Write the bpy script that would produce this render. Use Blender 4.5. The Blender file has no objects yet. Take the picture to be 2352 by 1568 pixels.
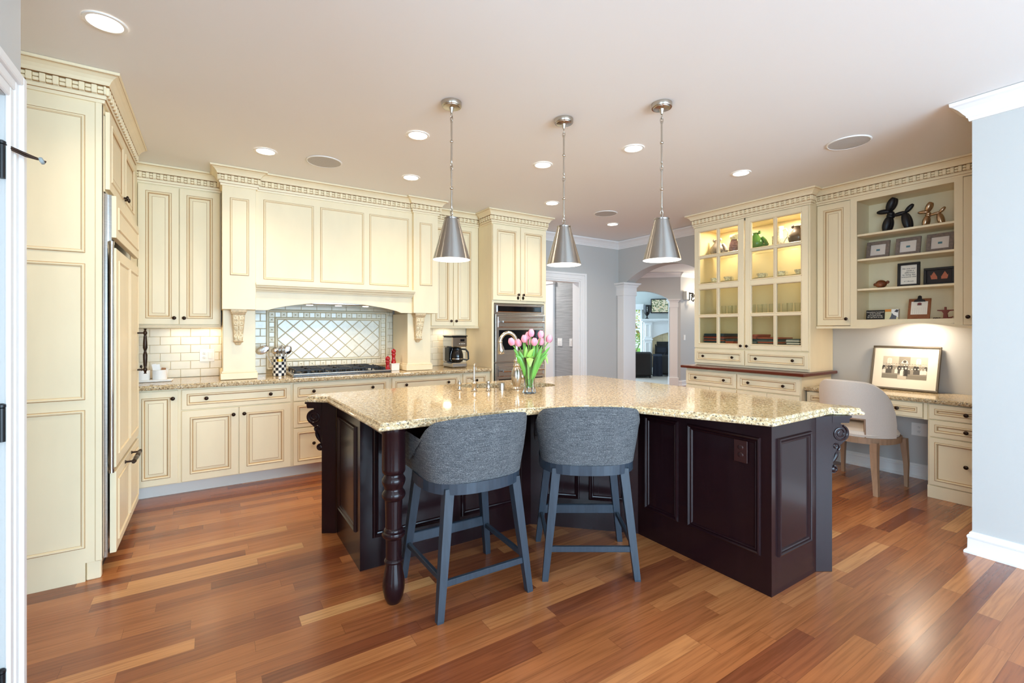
import bpy, bmesh, math, random
from math import sin, cos, pi, radians, sqrt
from mathutils import Vector, Matrix
random.seed(7)
S = bpy.context.scene
COL = S.collection
# ---------------------------------------------------------------- camera
YAW = radians(32.88)
cd = bpy.data.cameras.new('camera'); cam = bpy.data.objects.new('camera', cd); COL.objects.link(cam)
cam.location = (0, 0, 1.36); cam.rotation_euler = (pi/2, 0, -YAW)
cd.sensor_width = 36; cd.lens = 36*1065.5/2352; cd.shift_y = -(784-756.6)/2352; cd.clip_start = .05; cd.clip_end = 200
S.camera = cam
# ---------------------------------------------------------------- world, exposure
W = bpy.data.worlds.new('sky'); S.world = W; W.use_nodes = True
bg = W.node_tree.nodes['Background']; bg.inputs[0].default_value = (.66, .84, 1, 1); bg.inputs[1].default_value = 1.5
S.view_settings.view_transform = 'Standard'; S.view_settings.look = 'None'; S.view_settings.gamma = 1
S.view_settings.use_curve_mapping = False
S.view_settings.exposure = .06
S.cycles.max_bounces = 10; S.cycles.diffuse_bounces = 5; S.cycles.glossy_bounces = 4; S.cycles.transmission_bounces = 8
S.cycles.transparent_max_bounces = 32; S.cycles.use_denoising = True; S.cycles.sample_clamp_indirect = 6; S.cycles.caustics_reflective = False; S.cycles.caustics_refractive = False
def area(name, loc, rot, sx, sy, power, col):
    l = bpy.data.lights.new(name, 'AREA'); l.shape = 'RECTANGLE'; l.size = sx; l.size_y = sy; l.energy = power; l.color = col
    o = bpy.data.objects.new(name, l); COL.objects.link(o); o.location = loc; o.rotation_euler = rot; return o
DAY = (.54, .785, 1.0)
# daylight through the big rear windows and the side window behind the camera
area('daylight_rear', (1.6, -3.98, 1.45), (pi/2, 0, 0), 4.2, 2.1, 500, DAY)
area('daylight_side', (-2.68, -1.6, 1.45), (pi/2, 0, -pi/2), 2.4, 2.1, 210, DAY)
# ---------------------------------------------------------------- colour and materials
def lin(v):
    v /= 255.0
    return v/12.92 if v <= .04045 else ((v+.055)/1.055)**2.4
def rgb(r, g, b): return (lin(r), lin(g), lin(b), 1)
MATS = {}
def mat(name, col, rough=.5, metal=0., coat=0., emit=0., ecol=None, trans=0., alpha=1., noise=0., nscale=(20, 20, 20), bump=0., bscale=None, sheen=0., ior=1.45, spec=.5, dark=.6):
    m = bpy.data.materials.new(name); m.use_nodes = True; nt = m.node_tree; b = nt.nodes['Principled BSDF']
    b.inputs['Base Color'].default_value = col; b.inputs['Roughness'].default_value = rough; b.inputs['Metallic'].default_value = metal
    b.inputs['Coat Weight'].default_value = coat; b.inputs['Transmission Weight'].default_value = trans; b.inputs['Alpha'].default_value = alpha
    b.inputs['IOR'].default_value = ior; b.inputs['Sheen Weight'].default_value = sheen; b.inputs['Specular IOR Level'].default_value = spec
    if coat: b.inputs['Coat Roughness'].default_value = .12
    if emit:
        b.inputs['Emission Color'].default_value = ecol or col; b.inputs['Emission Strength'].default_value = emit
    if noise or bump:
        tc = nt.nodes.new('ShaderNodeTexCoord'); mp = nt.nodes.new('ShaderNodeMapping'); mp.inputs['Scale'].default_value = nscale
        nt.links.new(tc.outputs['Object'], mp.inputs['Vector'])
        n = nt.nodes.new('ShaderNodeTexNoise'); n.inputs['Scale'].default_value = 1; n.inputs['Detail'].default_value = 4
        nt.links.new(mp.outputs[0], n.inputs['Vector'])
        if noise:
            mx = nt.nodes.new('ShaderNodeMix'); mx.data_type = 'RGBA'
            mr = nt.nodes.new('ShaderNodeMapRange'); mr.inputs[1].default_value = .3; mr.inputs[2].default_value = .7
            nt.links.new(n.outputs[0], mr.inputs[0])
            nt.links.new(mr.outputs[0], mx.inputs[0])
            d = [c*(1-noise*dark) for c in col[:3]]+[1]; l = [min(1, c*(1+noise*(1-dark))) for c in col[:3]]+[1]
            mx.inputs[6].default_value = d; mx.inputs[7].default_value = l
            nt.links.new(mx.outputs[2], b.inputs['Base Color'])
        if bump:
            bp = nt.nodes.new('ShaderNodeBump'); bp.inputs['Strength'].default_value = bump; bp.inputs['Distance'].default_value = .002
            nt.links.new(n.outputs[0], bp.inputs['Height']); nt.links.new(bp.outputs[0], b.inputs['Normal'])
    MATS[name] = m
    return m
def nodes(m): return m.node_tree, m.node_tree.nodes, m.node_tree.links
def math_node(nt, op, a, b=None):
    n = nt.nodes.new('ShaderNodeMath'); n.operation = op
    for i, v in enumerate((a, b)):
        if v is None: continue
        if isinstance(v, (int, float)): n.inputs[i].default_value = v
        else: nt.links.new(v, n.inputs[i])
    return n.outputs[0]
def ramp(nt, fac, stops, interp='LINEAR'):
    r = nt.nodes.new('ShaderNodeValToRGB'); r.color_ramp.interpolation = interp
    e = r.color_ramp.elements
    while len(e) < len(stops): e.new(.5)
    for i, (p, c) in enumerate(stops): e[i].position = p; e[i].color = c
    nt.links.new(fac, r.inputs[0]); return r.outputs[0]
def mixc(nt, fac, a, b, blend='MIX'):
    n = nt.nodes.new('ShaderNodeMix'); n.data_type = 'RGBA'; n.blend_type = blend
    for i, v in ((0, fac), (6, a), (7, b)):
        if hasattr(v, 'is_linked'): nt.links.new(v, n.inputs[i])
        else: n.inputs[i].default_value = v
    return n.outputs[2]

CREAM = mat('cream_paint', rgb(246, 230, 195), .38, noise=.07, nscale=(6, 6, 2), spec=.4)
GLAZE = mat('umber_glaze', rgb(176, 136, 88), .5)
GLAZEL = mat('thin_umber_glaze', rgb(236, 214, 174), .42)
GLAZED = mat('dark_umber_glaze', rgb(120, 82, 46), .55)
CARVE = mat('antiqued_carving', rgb(226, 200, 158), .5, noise=.35, nscale=(60, 60, 60))
SHELFIN = mat('cabinet_interior', rgb(232, 214, 168), .5)
WALL = mat('grey_wall_paint', rgb(196, 195, 192), .7, bump=.15, nscale=(300, 300, 300))
WALLIV = mat('pale_living_paint', rgb(205, 208, 204), .7)
CEIL = mat('ceiling_paint', rgb(243, 242, 240), .8)
TRIM = mat('white_trim_paint', rgb(240, 238, 236), .35)
DARKWOOD = mat('espresso_wood', rgb(32, 14, 17), .24, coat=.15, spec=.3, noise=.35, nscale=(60, 60, 3))
CHERRY = mat('cherry_wood', rgb(98, 38, 22), .3, coat=.3, noise=.4, nscale=(4, 40, 40))
BRONZE = mat('oiled_bronze', rgb(58, 44, 36), .32, metal=.85)
STEEL = mat('brushed_steel', rgb(196, 192, 188), .26, metal=1, noise=.15, nscale=(3, 3, 200))
STEELP = mat('polished_steel', rgb(214, 212, 210), .12, metal=1)
NICKEL = mat('brushed_nickel', rgb(194, 186, 174), .22, metal=1)
SHADEMETAL = mat('spun_nickel_shade', rgb(168, 165, 160), .30, metal=1)
_nt = SHADEMETAL.node_tree; _tg = _nt.nodes.new('ShaderNodeTangent'); _tg.direction_type = 'RADIAL'; _tg.axis = 'Z'
_nt.links.new(_tg.outputs[0], _nt.nodes['Principled BSDF'].inputs['Tangent']); _nt.nodes['Principled BSDF'].inputs['Anisotropic'].default_value = .85; _nt.nodes['Principled BSDF'].inputs['Anisotropic Rotation'].default_value = .25
BLACK = mat('black_enamel', rgb(22, 22, 24), .35)
IRON = mat('cast_iron', rgb(30, 30, 32), .5)
OVENGLASS = mat('oven_glass', rgb(14, 15, 20), .06)
WHITE = mat('white_ceramic', rgb(244, 242, 238), .2)
WHITEPL = mat('white_plastic', rgb(245, 243, 238), .35)
TOE = mat('toe_kick_paint', rgb(226, 222, 214), .5)
BULB = mat('lamp_glow', (1, .93, .82, 1), .5, emit=14, ecol=(1, .92, .8, 1))
SHADEIN = mat('glowing_white_lining', rgb(250, 248, 240), .6, emit=1.6, ecol=(1, .95, .86, 1))  # emission puts the bulb's light into the lining colour
GLASS = mat('clear_glass', (1, 1, 1, 1), .02, trans=1, ior=1.45)
def pane(name, tint=(1, 1, 1, 1), k=.5):
    m = bpy.data.materials.new(name); m.use_nodes = True; nt = m.node_tree; N = nt.nodes; L = nt.links; out = N['Material Output']
    tr = N.new('ShaderNodeBsdfTransparent'); tr.inputs[0].default_value = tint; gl = N.new('ShaderNodeBsdfGlossy'); gl.inputs['Roughness'].default_value = .03
    fr = N.new('ShaderNodeFresnel'); fr.inputs[0].default_value = 1.45; mt = N.new('ShaderNodeMath'); mt.operation = 'MULTIPLY'; mt.inputs[1].default_value = k; L.new(fr.outputs[0], mt.inputs[0])
    mx = N.new('ShaderNodeMixShader'); L.new(mt.outputs[0], mx.inputs[0]); L.new(tr.outputs[0], mx.inputs[1]); L.new(gl.outputs[0], mx.inputs[2]); L.new(mx.outputs[0], out.inputs[0]); N.remove(N['Principled BSDF'])
    return m
PANE = pane('window_glass', (.97, .98, .95, 1)); THINGLASS = pane('thin_glass', (.96, .97, .96, 1), .25); VASEGLASS = pane('cut_glass', (.97, .985, .975, 1), 1.3)
LINEN = mat('cream_linen', rgb(222, 210, 198), .85, noise=.14, nscale=(350, 350, 350), bump=.3, sheen=.2)
ASH = mat('ash_wood', rgb(164, 132, 106), .45, noise=.25, nscale=(50, 50, 5))
STOOLWOOD = mat('slate_blue_wood', rgb(46, 54, 64), .36, noise=.35, nscale=(70, 70, 6))
LEATHER = mat('black_leather', rgb(24, 22, 22), .35)
NAVY = mat('navy_fabric', rgb(38, 46, 62), .8)
GRILLE = mat('speaker_grille', rgb(196, 194, 190), .7, noise=.2, nscale=(400, 400, 400))
RED = mat('red_lacquer', rgb(170, 22, 30), .15, coat=.5)
PAPER = mat('paper', rgb(236, 228, 214), .7)
INK = mat('ink', rgb(30, 28, 28), .7)
GREYTILE = mat('pale_tile', rgb(230, 222, 203), .2, noise=.12, nscale=(24, 24, 24))
CREAMTILE = mat('cream_subway_tile', rgb(238, 228, 204), .26, noise=.05, nscale=(12, 12, 12))
GROUT = mat('grout', rgb(186, 166, 128), .8)
CARPET = mat('pale_carpet', rgb(196, 190, 182), .95, noise=.2, nscale=(200, 200, 200))
RUBBER = mat('grey_rubber', rgb(150, 158, 158), .6)

def granite():
    m = bpy.data.materials.new('speckled_granite'); m.use_nodes = True; nt, N, L = nodes(m); b = N['Principled BSDF']
    tc = N.new('ShaderNodeTexCoord'); o = tc.outputs['Object']
    n1 = N.new('ShaderNodeTexNoise'); n1.inputs['Scale'].default_value = 55; n1.inputs['Detail'].default_value = 8; n1.inputs['Roughness'].default_value = .7; L.new(o, n1.inputs['Vector'])
    base = ramp(nt, n1.outputs[0], [(.34, rgb(116, 92, 68)), (.43, rgb(182, 154, 114)), (.53, rgb(214, 192, 152)), (.66, rgb(232, 222, 200))])
    nd = N.new('ShaderNodeTexNoise'); nd.inputs['Scale'].default_value = 130; nd.inputs['Detail'].default_value = 2; L.new(o, nd.inputs['Vector'])
    vm = N.new('ShaderNodeVectorMath'); vm.operation = 'SCALE'; vm.inputs[3].default_value = .016; L.new(nd.outputs['Color'], vm.inputs[0])
    va = N.new('ShaderNodeVectorMath'); va.operation = 'ADD'; L.new(o, va.inputs[0]); L.new(vm.outputs[0], va.inputs[1])
    v = N.new('ShaderNodeTexVoronoi'); v.inputs['Scale'].default_value = 85; L.new(va.outputs[0], v.inputs['Vector'])
    n2 = N.new('ShaderNodeTexNoise'); n2.inputs['Scale'].default_value = 55; n2.inputs['Detail'].default_value = 3; L.new(o, n2.inputs['Vector'])
    sp = math_node(nt, 'MULTIPLY', math_node(nt, 'LESS_THAN', v.outputs['Distance'], .38), math_node(nt, 'GREATER_THAN', n2.outputs[0], .515))
    c = mixc(nt, math_node(nt, 'MULTIPLY', sp, .88), base, rgb(72, 56, 46))
    v2 = N.new('ShaderNodeTexVoronoi'); v2.inputs['Scale'].default_value = 120; L.new(o, v2.inputs['Vector'])
    sp2 = math_node(nt, 'MULTIPLY', math_node(nt, 'LESS_THAN', v2.outputs['Distance'], .3), math_node(nt, 'LESS_THAN', n2.outputs[0], .45))
    c = mixc(nt, math_node(nt, 'MULTIPLY', sp2, .75), c, rgb(120, 104, 88))
    L.new(c, b.inputs['Base Color']); b.inputs['Roughness'].default_value = .07
    return m
GRANITE = granite()
def floor_mat():
    m = bpy.data.materials.new('cherry_plank_floor'); m.use_nodes = True; nt, N, L = nodes(m); b = N['Principled BSDF']
    tc = N.new('ShaderNodeTexCoord'); sp = N.new('ShaderNodeSeparateXYZ'); L.new(tc.outputs['Object'], sp.inputs[0])
    x, y = sp.outputs[0], sp.outputs[1]
    ry = math_node(nt, 'DIVIDE', y, .0826); row = math_node(nt, 'FLOOR', ry)
    def wn(*a):
        c = N.new('ShaderNodeCombineXYZ')
        for i, v in enumerate(a):
            if isinstance(v, (int, float)): c.inputs[i].default_value = v
            else: L.new(v, c.inputs[i])
        w = N.new('ShaderNodeTexWhiteNoise'); w.noise_dimensions = '3D'; L.new(c.outputs[0], w.inputs['Vector']); return w.outputs['Value']
    ln = math_node(nt, 'ADD', math_node(nt, 'MULTIPLY', wn(row, 3.3, 0), .55), .5)
    px = math_node(nt, 'ADD', math_node(nt, 'DIVIDE', x, ln), math_node(nt, 'MULTIPLY', wn(row, 9.1, 1), 7))
    idx = math_node(nt, 'FLOOR', px)
    rnd = wn(row, idx, 5.5)
    col = ramp(nt, rnd, [(0, rgb(118, 62, 36)), (.15, rgb(138, 77, 44)), (.45, rgb(157, 93, 52)), (.8, rgb(171, 106, 61)), (.96, rgb(182, 118, 70)), (1, rgb(202, 146, 92))])
    # grain
    gx = math_node(nt, 'ADD', math_node(nt, 'MULTIPLY', x, 3.0), math_node(nt, 'MULTIPLY', rnd, 40))
    gy = math_node(nt, 'MULTIPLY', y, 75)
    cv = N.new('ShaderNodeCombineXYZ'); L.new(gx, cv.inputs[0]); L.new(gy, cv.inputs[1]); L.new(math_node(nt, 'MULTIPLY', rnd, 13), cv.inputs[2])
    g = N.new('ShaderNodeTexNoise'); g.inputs['Scale'].default_value = 1; g.inputs['Detail'].default_value = 5; g.inputs['Distortion'].default_value = .6; L.new(cv.outputs[0], g.inputs['Vector'])
    gm = ramp(nt, g.outputs[0], [(.3, (.70, .66, .62, 1)), (.55, (1, 1, 1, 1)), (.75, (1.12, 1.1, 1.05, 1))])
    col = mixc(nt, 1.0, col, gm, 'MULTIPLY')
    fy = math_node(nt, 'FRACT', ry); fx = math_node(nt, 'FRACT', px)
    e1 = math_node(nt, 'LESS_THAN', math_node(nt, 'MINIMUM', fy, math_node(nt, 'SUBTRACT', 1, fy)), .008)
    e2 = math_node(nt, 'LESS_THAN', math_node(nt, 'MULTIPLY', math_node(nt, 'MINIMUM', fx, math_node(nt, 'SUBTRACT', 1, fx)), ln), .0008)
    col = mixc(nt, math_node(nt, 'MULTIPLY', math_node(nt, 'MAXIMUM', e1, e2), .6), col, rgb(80, 40, 20))
    L.new(col, b.inputs['Base Color'])
    b.inputs['Roughness'].default_value = .26; b.inputs['Coat Weight'].default_value = .25; b.inputs['Coat Roughness'].default_value = .2
    bp = N.new('ShaderNodeBump'); bp.inputs['Strength'].default_value = .12; bp.inputs['Distance'].default_value = .002; L.new(g.outputs[0], bp.inputs['Height']); L.new(bp.outputs[0], b.inputs['Normal'])
    return m
FLOORM = floor_mat()
def weave(name, dark, mid, light, sc=(14, 14, 420), fine=.0):
    m = bpy.data.materials.new(name); m.use_nodes = True; nt, N, L = nodes(m); b = N['Principled BSDF']
    tc = N.new('ShaderNodeTexCoord'); mp = N.new('ShaderNodeMapping'); mp.inputs['Scale'].default_value = sc; L.new(tc.outputs['Object'], mp.inputs['Vector'])
    n = N.new('ShaderNodeTexNoise'); n.inputs['Scale'].default_value = 1; n.inputs['Detail'].default_value = 5; n.inputs['Roughness'].default_value = .75; L.new(mp.outputs[0], n.inputs['Vector'])
    m2 = N.new('ShaderNodeMapping'); m2.inputs['Scale'].default_value = (220, 220, 420); L.new(tc.outputs['Object'], m2.inputs['Vector'])
    n2 = N.new('ShaderNodeTexNoise'); n2.inputs['Scale'].default_value = 1; n2.inputs['Detail'].default_value = 2; L.new(m2.outputs[0], n2.inputs['Vector'])
    mxn = math_node(nt, 'ADD', math_node(nt, 'MULTIPLY', n.outputs[0], 1-fine), math_node(nt, 'MULTIPLY', n2.outputs[0], fine))
    L.new(ramp(nt, mxn, [(.34, dark), (.5, mid), (.66, light)]), b.inputs['Base Color']); b.inputs['Roughness'].default_value = .9
    bp = N.new('ShaderNodeBump'); bp.inputs['Strength'].default_value = .35; bp.inputs['Distance'].default_value = .003; L.new(n.outputs[0], bp.inputs['Height']); L.new(bp.outputs[0], b.inputs['Normal'])
    return m
TWEED = weave('slate_tweed', rgb(34, 35, 38), rgb(76, 77, 80), rgb(134, 133, 132), (16, 16, 380), fine=.55)
GRASSCLOTH = weave('grey_grasscloth', rgb(146, 148, 148), rgb(166, 168, 168), rgb(188, 188, 188), (2.5, 2.5, 130))

# ---------------------------------------------------------------- mesh builder
OFF = {}
class M:
    def __init__(s): s.v = []; s.f = []; s.m = []; s.s = []
    def add(s, vs, fs, mi=0, sm=False, T=None):
        b = len(s.v)
        for p in vs:
            p = Vector(p); s.v.append(T @ p if T is not None else p)
        for k, f in enumerate(fs):
            s.f.append([b+i for i in f]); s.m.append(mi if isinstance(mi, int) else mi[k]); s.s.append(sm)
        return s
    def box(s, x0, x1, y0, y1, z0, z1, mi=0, c=0, T=None):
        if x0 > x1: x0, x1 = x1, x0
        if y0 > y1: y0, y1 = y1, y0
        if z0 > z1: z0, z1 = z1, z0
        if not c:
            vs = [(x, y, z) for z in (z0, z1) for y in (y0, y1) for x in (x0, x1)]
            return s.add(vs, [(0, 2, 3, 1), (4, 5, 7, 6), (0, 1, 5, 4), (2, 6, 7, 3), (0, 4, 6, 2), (1, 3, 7, 5)], mi, False, T)
        c = min(c, (x1-x0)*.45, (y1-y0)*.45, (z1-z0)*.45)
        X, Y, Z = (x0, x1), (y0, y1), (z0, z1); vs = []; id = {}
        for i in (0, 1):
            for j in (0, 1):
                for k in (0, 1):
                    sx, sy, sz = (c if i == 0 else -c), (c if j == 0 else -c), (c if k == 0 else -c)
                    for a, p in enumerate(((X[i], Y[j]+sy, Z[k]+sz), (X[i]+sx, Y[j], Z[k]+sz), (X[i]+sx, Y[j]+sy, Z[k]))):
                        id[(i, j, k, a)] = len(vs); vs.append(p)
        fs = []
        for i in (0, 1):
            fs.append([id[(i, 0, 0, 0)], id[(i, 1, 0, 0)], id[(i, 1, 1, 0)], id[(i, 0, 1, 0)]])
            fs.append([id[(0, i, 0, 1)], id[(1, i, 0, 1)], id[(1, i, 1, 1)], id[(0, i, 1, 1)]])
            fs.append([id[(0, 0, i, 2)], id[(1, 0, i, 2)], id[(1, 1, i, 2)], id[(0, 1, i, 2)]])
            for j in (0, 1):
                fs.append([id[(i, j, 0, 0)], id[(i, j, 1, 0)], id[(i, j, 1, 1)], id[(i, j, 0, 1)]])
                fs.append([id[(i, 0, j, 0)], id[(i, 1, j, 0)], id[(i, 1, j, 2)], id[(i, 0, j, 2)]])
                fs.append([id[(0, i, j, 1)], id[(1, i, j, 1)], id[(1, i, j, 2)], id[(0, i, j, 2)]])
                for k in (0, 1): fs.append([id[(i, j, k, 0)], id[(i, j, k, 1)], id[(i, j, k, 2)]])
        return s.add(vs, fs, mi, False, T)
    def lathe(s, prof, n=24, mi=0, T=None, sm=True, caps=True, sx=1, sy=1):
        vs = []; fs = []; mm = []
        for r, z in prof:
            for i in range(n):
                a = 2*pi*i/n; vs.append((r*cos(a)*sx, r*sin(a)*sy, z))
        for k in range(len(prof)-1):
            for i in range(n):
                j = (i+1) % n; fs.append((k*n+i, k*n+j, (k+1)*n+j, (k+1)*n+i)); mm.append(mi if isinstance(mi, int) else mi[k])
        if caps:
            if prof[0][0] > 1e-5: fs.append(tuple(range(n))[::-1]); mm.append(mm[0])
            if prof[-1][0] > 1e-5: fs.append(tuple((len(prof)-1)*n+i for i in range(n))); mm.append(mm[-2] if len(mm) > 1 else mm[0])
        return s.add(vs, fs, mm, sm, T)
    def tube(s, pts, r, n=10, mi=0, T=None, sm=True, caps=True, flat=1.0, closed=False):
        P = [Vector(p) for p in pts]; K = len(P); vs = []; fs = []
        R = r if isinstance(r, (list, tuple)) else [r]*K
        up = Vector((0, 0, 1)); prevn = None
        for i in range(K):
            t = (P[(i+1) % K] - P[i-1]) if closed else (P[min(i+1, K-1)]-P[max(i-1, 0)])
            t.normalize()
            if prevn is None:
                a = up if abs(t.dot(up)) < .9 else Vector((1, 0, 0)); nn = (a - t*a.dot(t)).normalized()
            else:
                nn = prevn - t*prevn.dot(t)
                nn = nn.normalized() if nn.length > 1e-6 else prevn
            prevn = nn; bn = t.cross(nn)
            for k in range(n):
                a = 2*pi*k/n; vs.append(P[i]+nn*cos(a)*R[i]+bn*sin(a)*R[i]*flat)
        for i in range(K if closed else K-1):
            for k in range(n):
                j = (k+1) % n; i2 = (i+1) % K; fs.append((i*n+k, i*n+j, i2*n+j, i2*n+k))
        if caps and not closed: fs.append(tuple(range(n))[::-1]); fs.append(tuple((K-1)*n+k for k in range(n)))
        return s.add(vs, fs, mi, sm, T)
    def prism(s, poly, a0, a1, ax='y', mi=0, T=None, sm=False):
        n = len(poly)
        def P(p, a): return {'y': (p[0], a, p[1]), 'x': (a, p[0], p[1]), 'z': (p[0], p[1], a)}[ax]
        vs = [P(p, a0) for p in poly]+[P(p, a1) for p in poly]
        fs = [tuple(range(n))[::-1], tuple(range(n, 2*n))]+[(i, (i+1) % n, n+(i+1) % n, n+i) for i in range(n)]
        return s.add(vs, fs, mi, sm, T)
    def sweep(s, path, prof, mi=0, closed=False, T=None, caps=True):
        n = len(path); K = len(prof); vs = []; fs = []; mm = []
        def nrm(a, b):
            d = Vector((b[0]-a[0], b[1]-a[1])); d.normalize(); return Vector((d.y, -d.x))
        for i in range(n):
            n1 = nrm(path[i-1], path[i]) if (i > 0 or closed) else None
            n2 = nrm(path[i], path[(i+1) % n]) if (i < n-1 or closed) else None
            if n1 is None: n1 = n2
            if n2 is None: n2 = n1
            m = (n1+n2)/max(.2, 1+n1.dot(n2))
            for o, z in prof: vs.append((path[i][0]+m.x*o, path[i][1]+m.y*o, z))
        for i in range(n if closed else n-1):
            j = (i+1) % n
            for k in range(K-1):
                fs.append((i*K+k, j*K+k, j*K+k+1, i*K+k+1)); mm.append(mi if isinstance(mi, int) else mi[k])
        if caps and not closed:
            fs.append(tuple(range(K))); mm.append(0); fs.append(tuple((n-1)*K+k for k in range(K))[::-1]); mm.append(0)
        return s.add(vs, fs, mm, False, T)
    def rings(s, x0, x1, z0, z1, y, rl, T=None):
        """nested rectangles (inset, depth, material of the band that ends here); front faces -y"""
        vs = []; fs = []; mm = []
        for (a, d, _) in rl:
            vs += [(x0+a, y+d, z0+a), (x1-a, y+d, z0+a), (x1-a, y+d, z1-a), (x0+a, y+d, z1-a)]
        for k in range(len(rl)-1):
            for i in range(4):
                j = (i+1) % 4; fs.append((k*4+i, k*4+j, k*4+4+j, k*4+4+i)); mm.append(rl[k+1][2])
        e = (len(rl)-1)*4; fs.append((e, e+1, e+2, e+3)); mm.append(rl[0][2])
        fs.append((3, 2, 1, 0)); mm.append(rl[0][2])
        return s.add(vs, fs, mm, False, T)
    def ell(s, c, r, n=16, mi=0, T=None, m=None):
        m = m or n//2; r = r if isinstance(r, (tuple, list)) else (r, r, r)
        vs = [(c[0], c[1], c[2]-r[2])]; fs = []
        for i in range(1, m):
            ph = -pi/2+pi*i/m
            for k in range(n): a = 2*pi*k/n; vs.append((c[0]+r[0]*cos(ph)*cos(a), c[1]+r[1]*cos(ph)*sin(a), c[2]+r[2]*sin(ph)))
        vs.append((c[0], c[1], c[2]+r[2])); t = len(vs)-1
        for k in range(n):
            j = (k+1) % n; fs.append((0, 1+j, 1+k)); fs.append((t, t-n+k, t-n+j))
            for i in range(m-2): fs.append((1+i*n+k, 1+i*n+j, 1+(i+1)*n+j, 1+(i+1)*n+k))
        return s.add(vs, fs, mi, True, T)
    def grid(s, P, mi=0, closed_u=False, sm=True, T=None):
        nu = len(P); nv = len(P[0]); vs = [p for row in P for p in row]; fs = []
        for i in range(nu if closed_u else nu-1):
            for j in range(nv-1):
                a = (i+1) % nu; fs.append((i*nv+j, a*nv+j, a*nv+j+1, i*nv+j+1))
        return s.add(vs, fs, mi, sm, T)
    def build(s, name, mats, parent=None, base=(0, 0, 0), rot=0, sharp=38):
        me = bpy.data.meshes.new(name)
        o = bpy.data.objects.new(name, me); COL.objects.link(o)
        if parent is not None:
            root = parent
            while root.parent is not None: root = root.parent
            off = OFF[root.name]; o.parent = parent
        else:
            off = Vector(base); OFF[o.name] = off
            o.location = Matrix.Rotation(rot, 3, 'Z') @ off; o.rotation_euler = (0, 0, rot)
        me.from_pydata([tuple(p-off) for p in s.v], [], s.f)
        for mt in (mats if isinstance(mats, (list, tuple)) else [mats]): me.materials.append(mt)
        me.polygons.foreach_set('material_index', s.m); me.polygons.foreach_set('use_smooth', s.s)
        bm = bmesh.new(); bm.from_mesh(me); bmesh.ops.recalc_face_normals(bm, faces=bm.faces); bm.to_mesh(me); bm.free()
        if any(s.s): me.set_sharp_from_angle(angle=radians(sharp)); me.polygons.foreach_set('use_smooth', s.s)
        me.update(); return o
def thing(name, label, cat, base=(0, 0, 0), rot=0, group=None):
    o = bpy.data.objects.new(name, None); COL.objects.link(o); o.empty_display_size = .1
    OFF[o.name] = Vector(base); o.location = Matrix.Rotation(rot, 3, 'Z') @ Vector(base); o.rotation_euler = (0, 0, rot)
    return tag(o, label, cat, group)
def tag(o, label, cat, group=None):
    o['label'] = label; o['category'] = cat
    if group: o['group'] = group
    return o
def struct(m, name, mats, **k):
    o = m.build(name, mats, **k); o['kind'] = 'structure'; return o
def dup(root, loc, rotz, label=None):
    r = root.copy(); COL.objects.link(r); r.location = loc; r.rotation_euler = (0, 0, rotz); OFF[r.name] = OFF[root.name]
    if label: r['label'] = label
    for ch in list(root.children):
        c = ch.copy(); COL.objects.link(c); c.parent = r
        for g in list(ch.children):
            d = g.copy(); COL.objects.link(d); d.parent = c
    return r
def TR(x=0, y=0, z=0): return Matrix.Translation((x, y, z))
def RX(a): return Matrix.Rotation(a, 4, 'X')
def RY(a): return Matrix.Rotation(a, 4, 'Y')
def RZ(a): return Matrix.Rotation(a, 4, 'Z')
def arc(cx, cz, r, a0, a1, n, rz=None): return [(cx+r*cos(a0+(a1-a0)*i/n), cz+(rz or r)*sin(a0+(a1-a0)*i/n)) for i in range(n+1)]
def text(body, size, T, material, name, parent, ext=.0004, align='CENTER', shear=0., spacing=1.):
    c = bpy.data.curves.new('txt', 'FONT'); c.body = body; c.size = size; c.align_x = align; c.align_y = 'CENTER'; c.extrude = ext; c.shear = shear; c.space_line = spacing
    t = bpy.data.objects.new('txt', c); COL.objects.link(t); dg = bpy.context.evaluated_depsgraph_get(); dg.update()
    me = t.evaluated_get(dg).to_mesh(); vs = [tuple(v.co) for v in me.vertices]; fs = [tuple(p.vertices) for p in me.polygons]
    bpy.data.objects.remove(t); m = M(); m.add(vs, fs, 0, False, T)
    return m.build(name, material, parent)
R90 = -pi/2      # frame of the right wall: author (a, b) = (-world y, world x)
L90 = pi/2       # frame of the left run:  author (a, b) = (world y, -world x)
# ================================================================ room shell
H = 2.75
D45 = -pi/4      # frame of the diagonal hall wall: author (s, c)
struct(M().box(-3, 10.6, -4.2, 9.8, -.06, 0), 'floor', FLOORM)
struct(M().box(-3, 13.5, -4.2, 12, H, H+.1), 'ceiling', CEIL)
m = M(); m.box(-1.3, 3.62, 5.30, 5.43, 0, H); m.box(4.64, 5.65, 5.30, 5.43, 0, H); m.box(3.62, 4.64, 5.30, 5.43, 2.085, H)
struct(m, 'wall_back', WALL)
m = M(); m.box(5.45, 5.65, .2, 3.73, 0, H); m.box(5.45, 5.65, 5.19, 5.30, 0, H); m.box(5.45, 5.65, 5.15, 5.19, 2.09, H)
def arch_poly(c, hw, zs, rise, top, n=28):
    R = (hw*hw+rise*rise)/(2*rise); a = math.asin(hw/R); cz = zs+rise-R
    return [(c+R*sin(-a+2*a*i/n), cz+R*cos(-a+2*a*i/n)) for i in range(n+1)]+[(c+hw, top), (c-hw, top)]
def arch_fill(m, c, hw, zs, rise, top, a0, a1, ax, n=28):
    p = arch_poly(c, hw, zs, rise, top, n)[:n+1]
    for i in range(n):
        m.prism([p[i], p[i+1], (p[i+1][0], top), (p[i][0], top)], a0, a1, ax)
arch_fill(m, 4.44, .71, 2.09, .226, H, 5.45, 5.65, 'x')
struct(m, 'wall_right', WALL)
struct(M().box(-1.3, -1.2, 2.0, 5.43, 0, H), 'wall_left', WALL)
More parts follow.
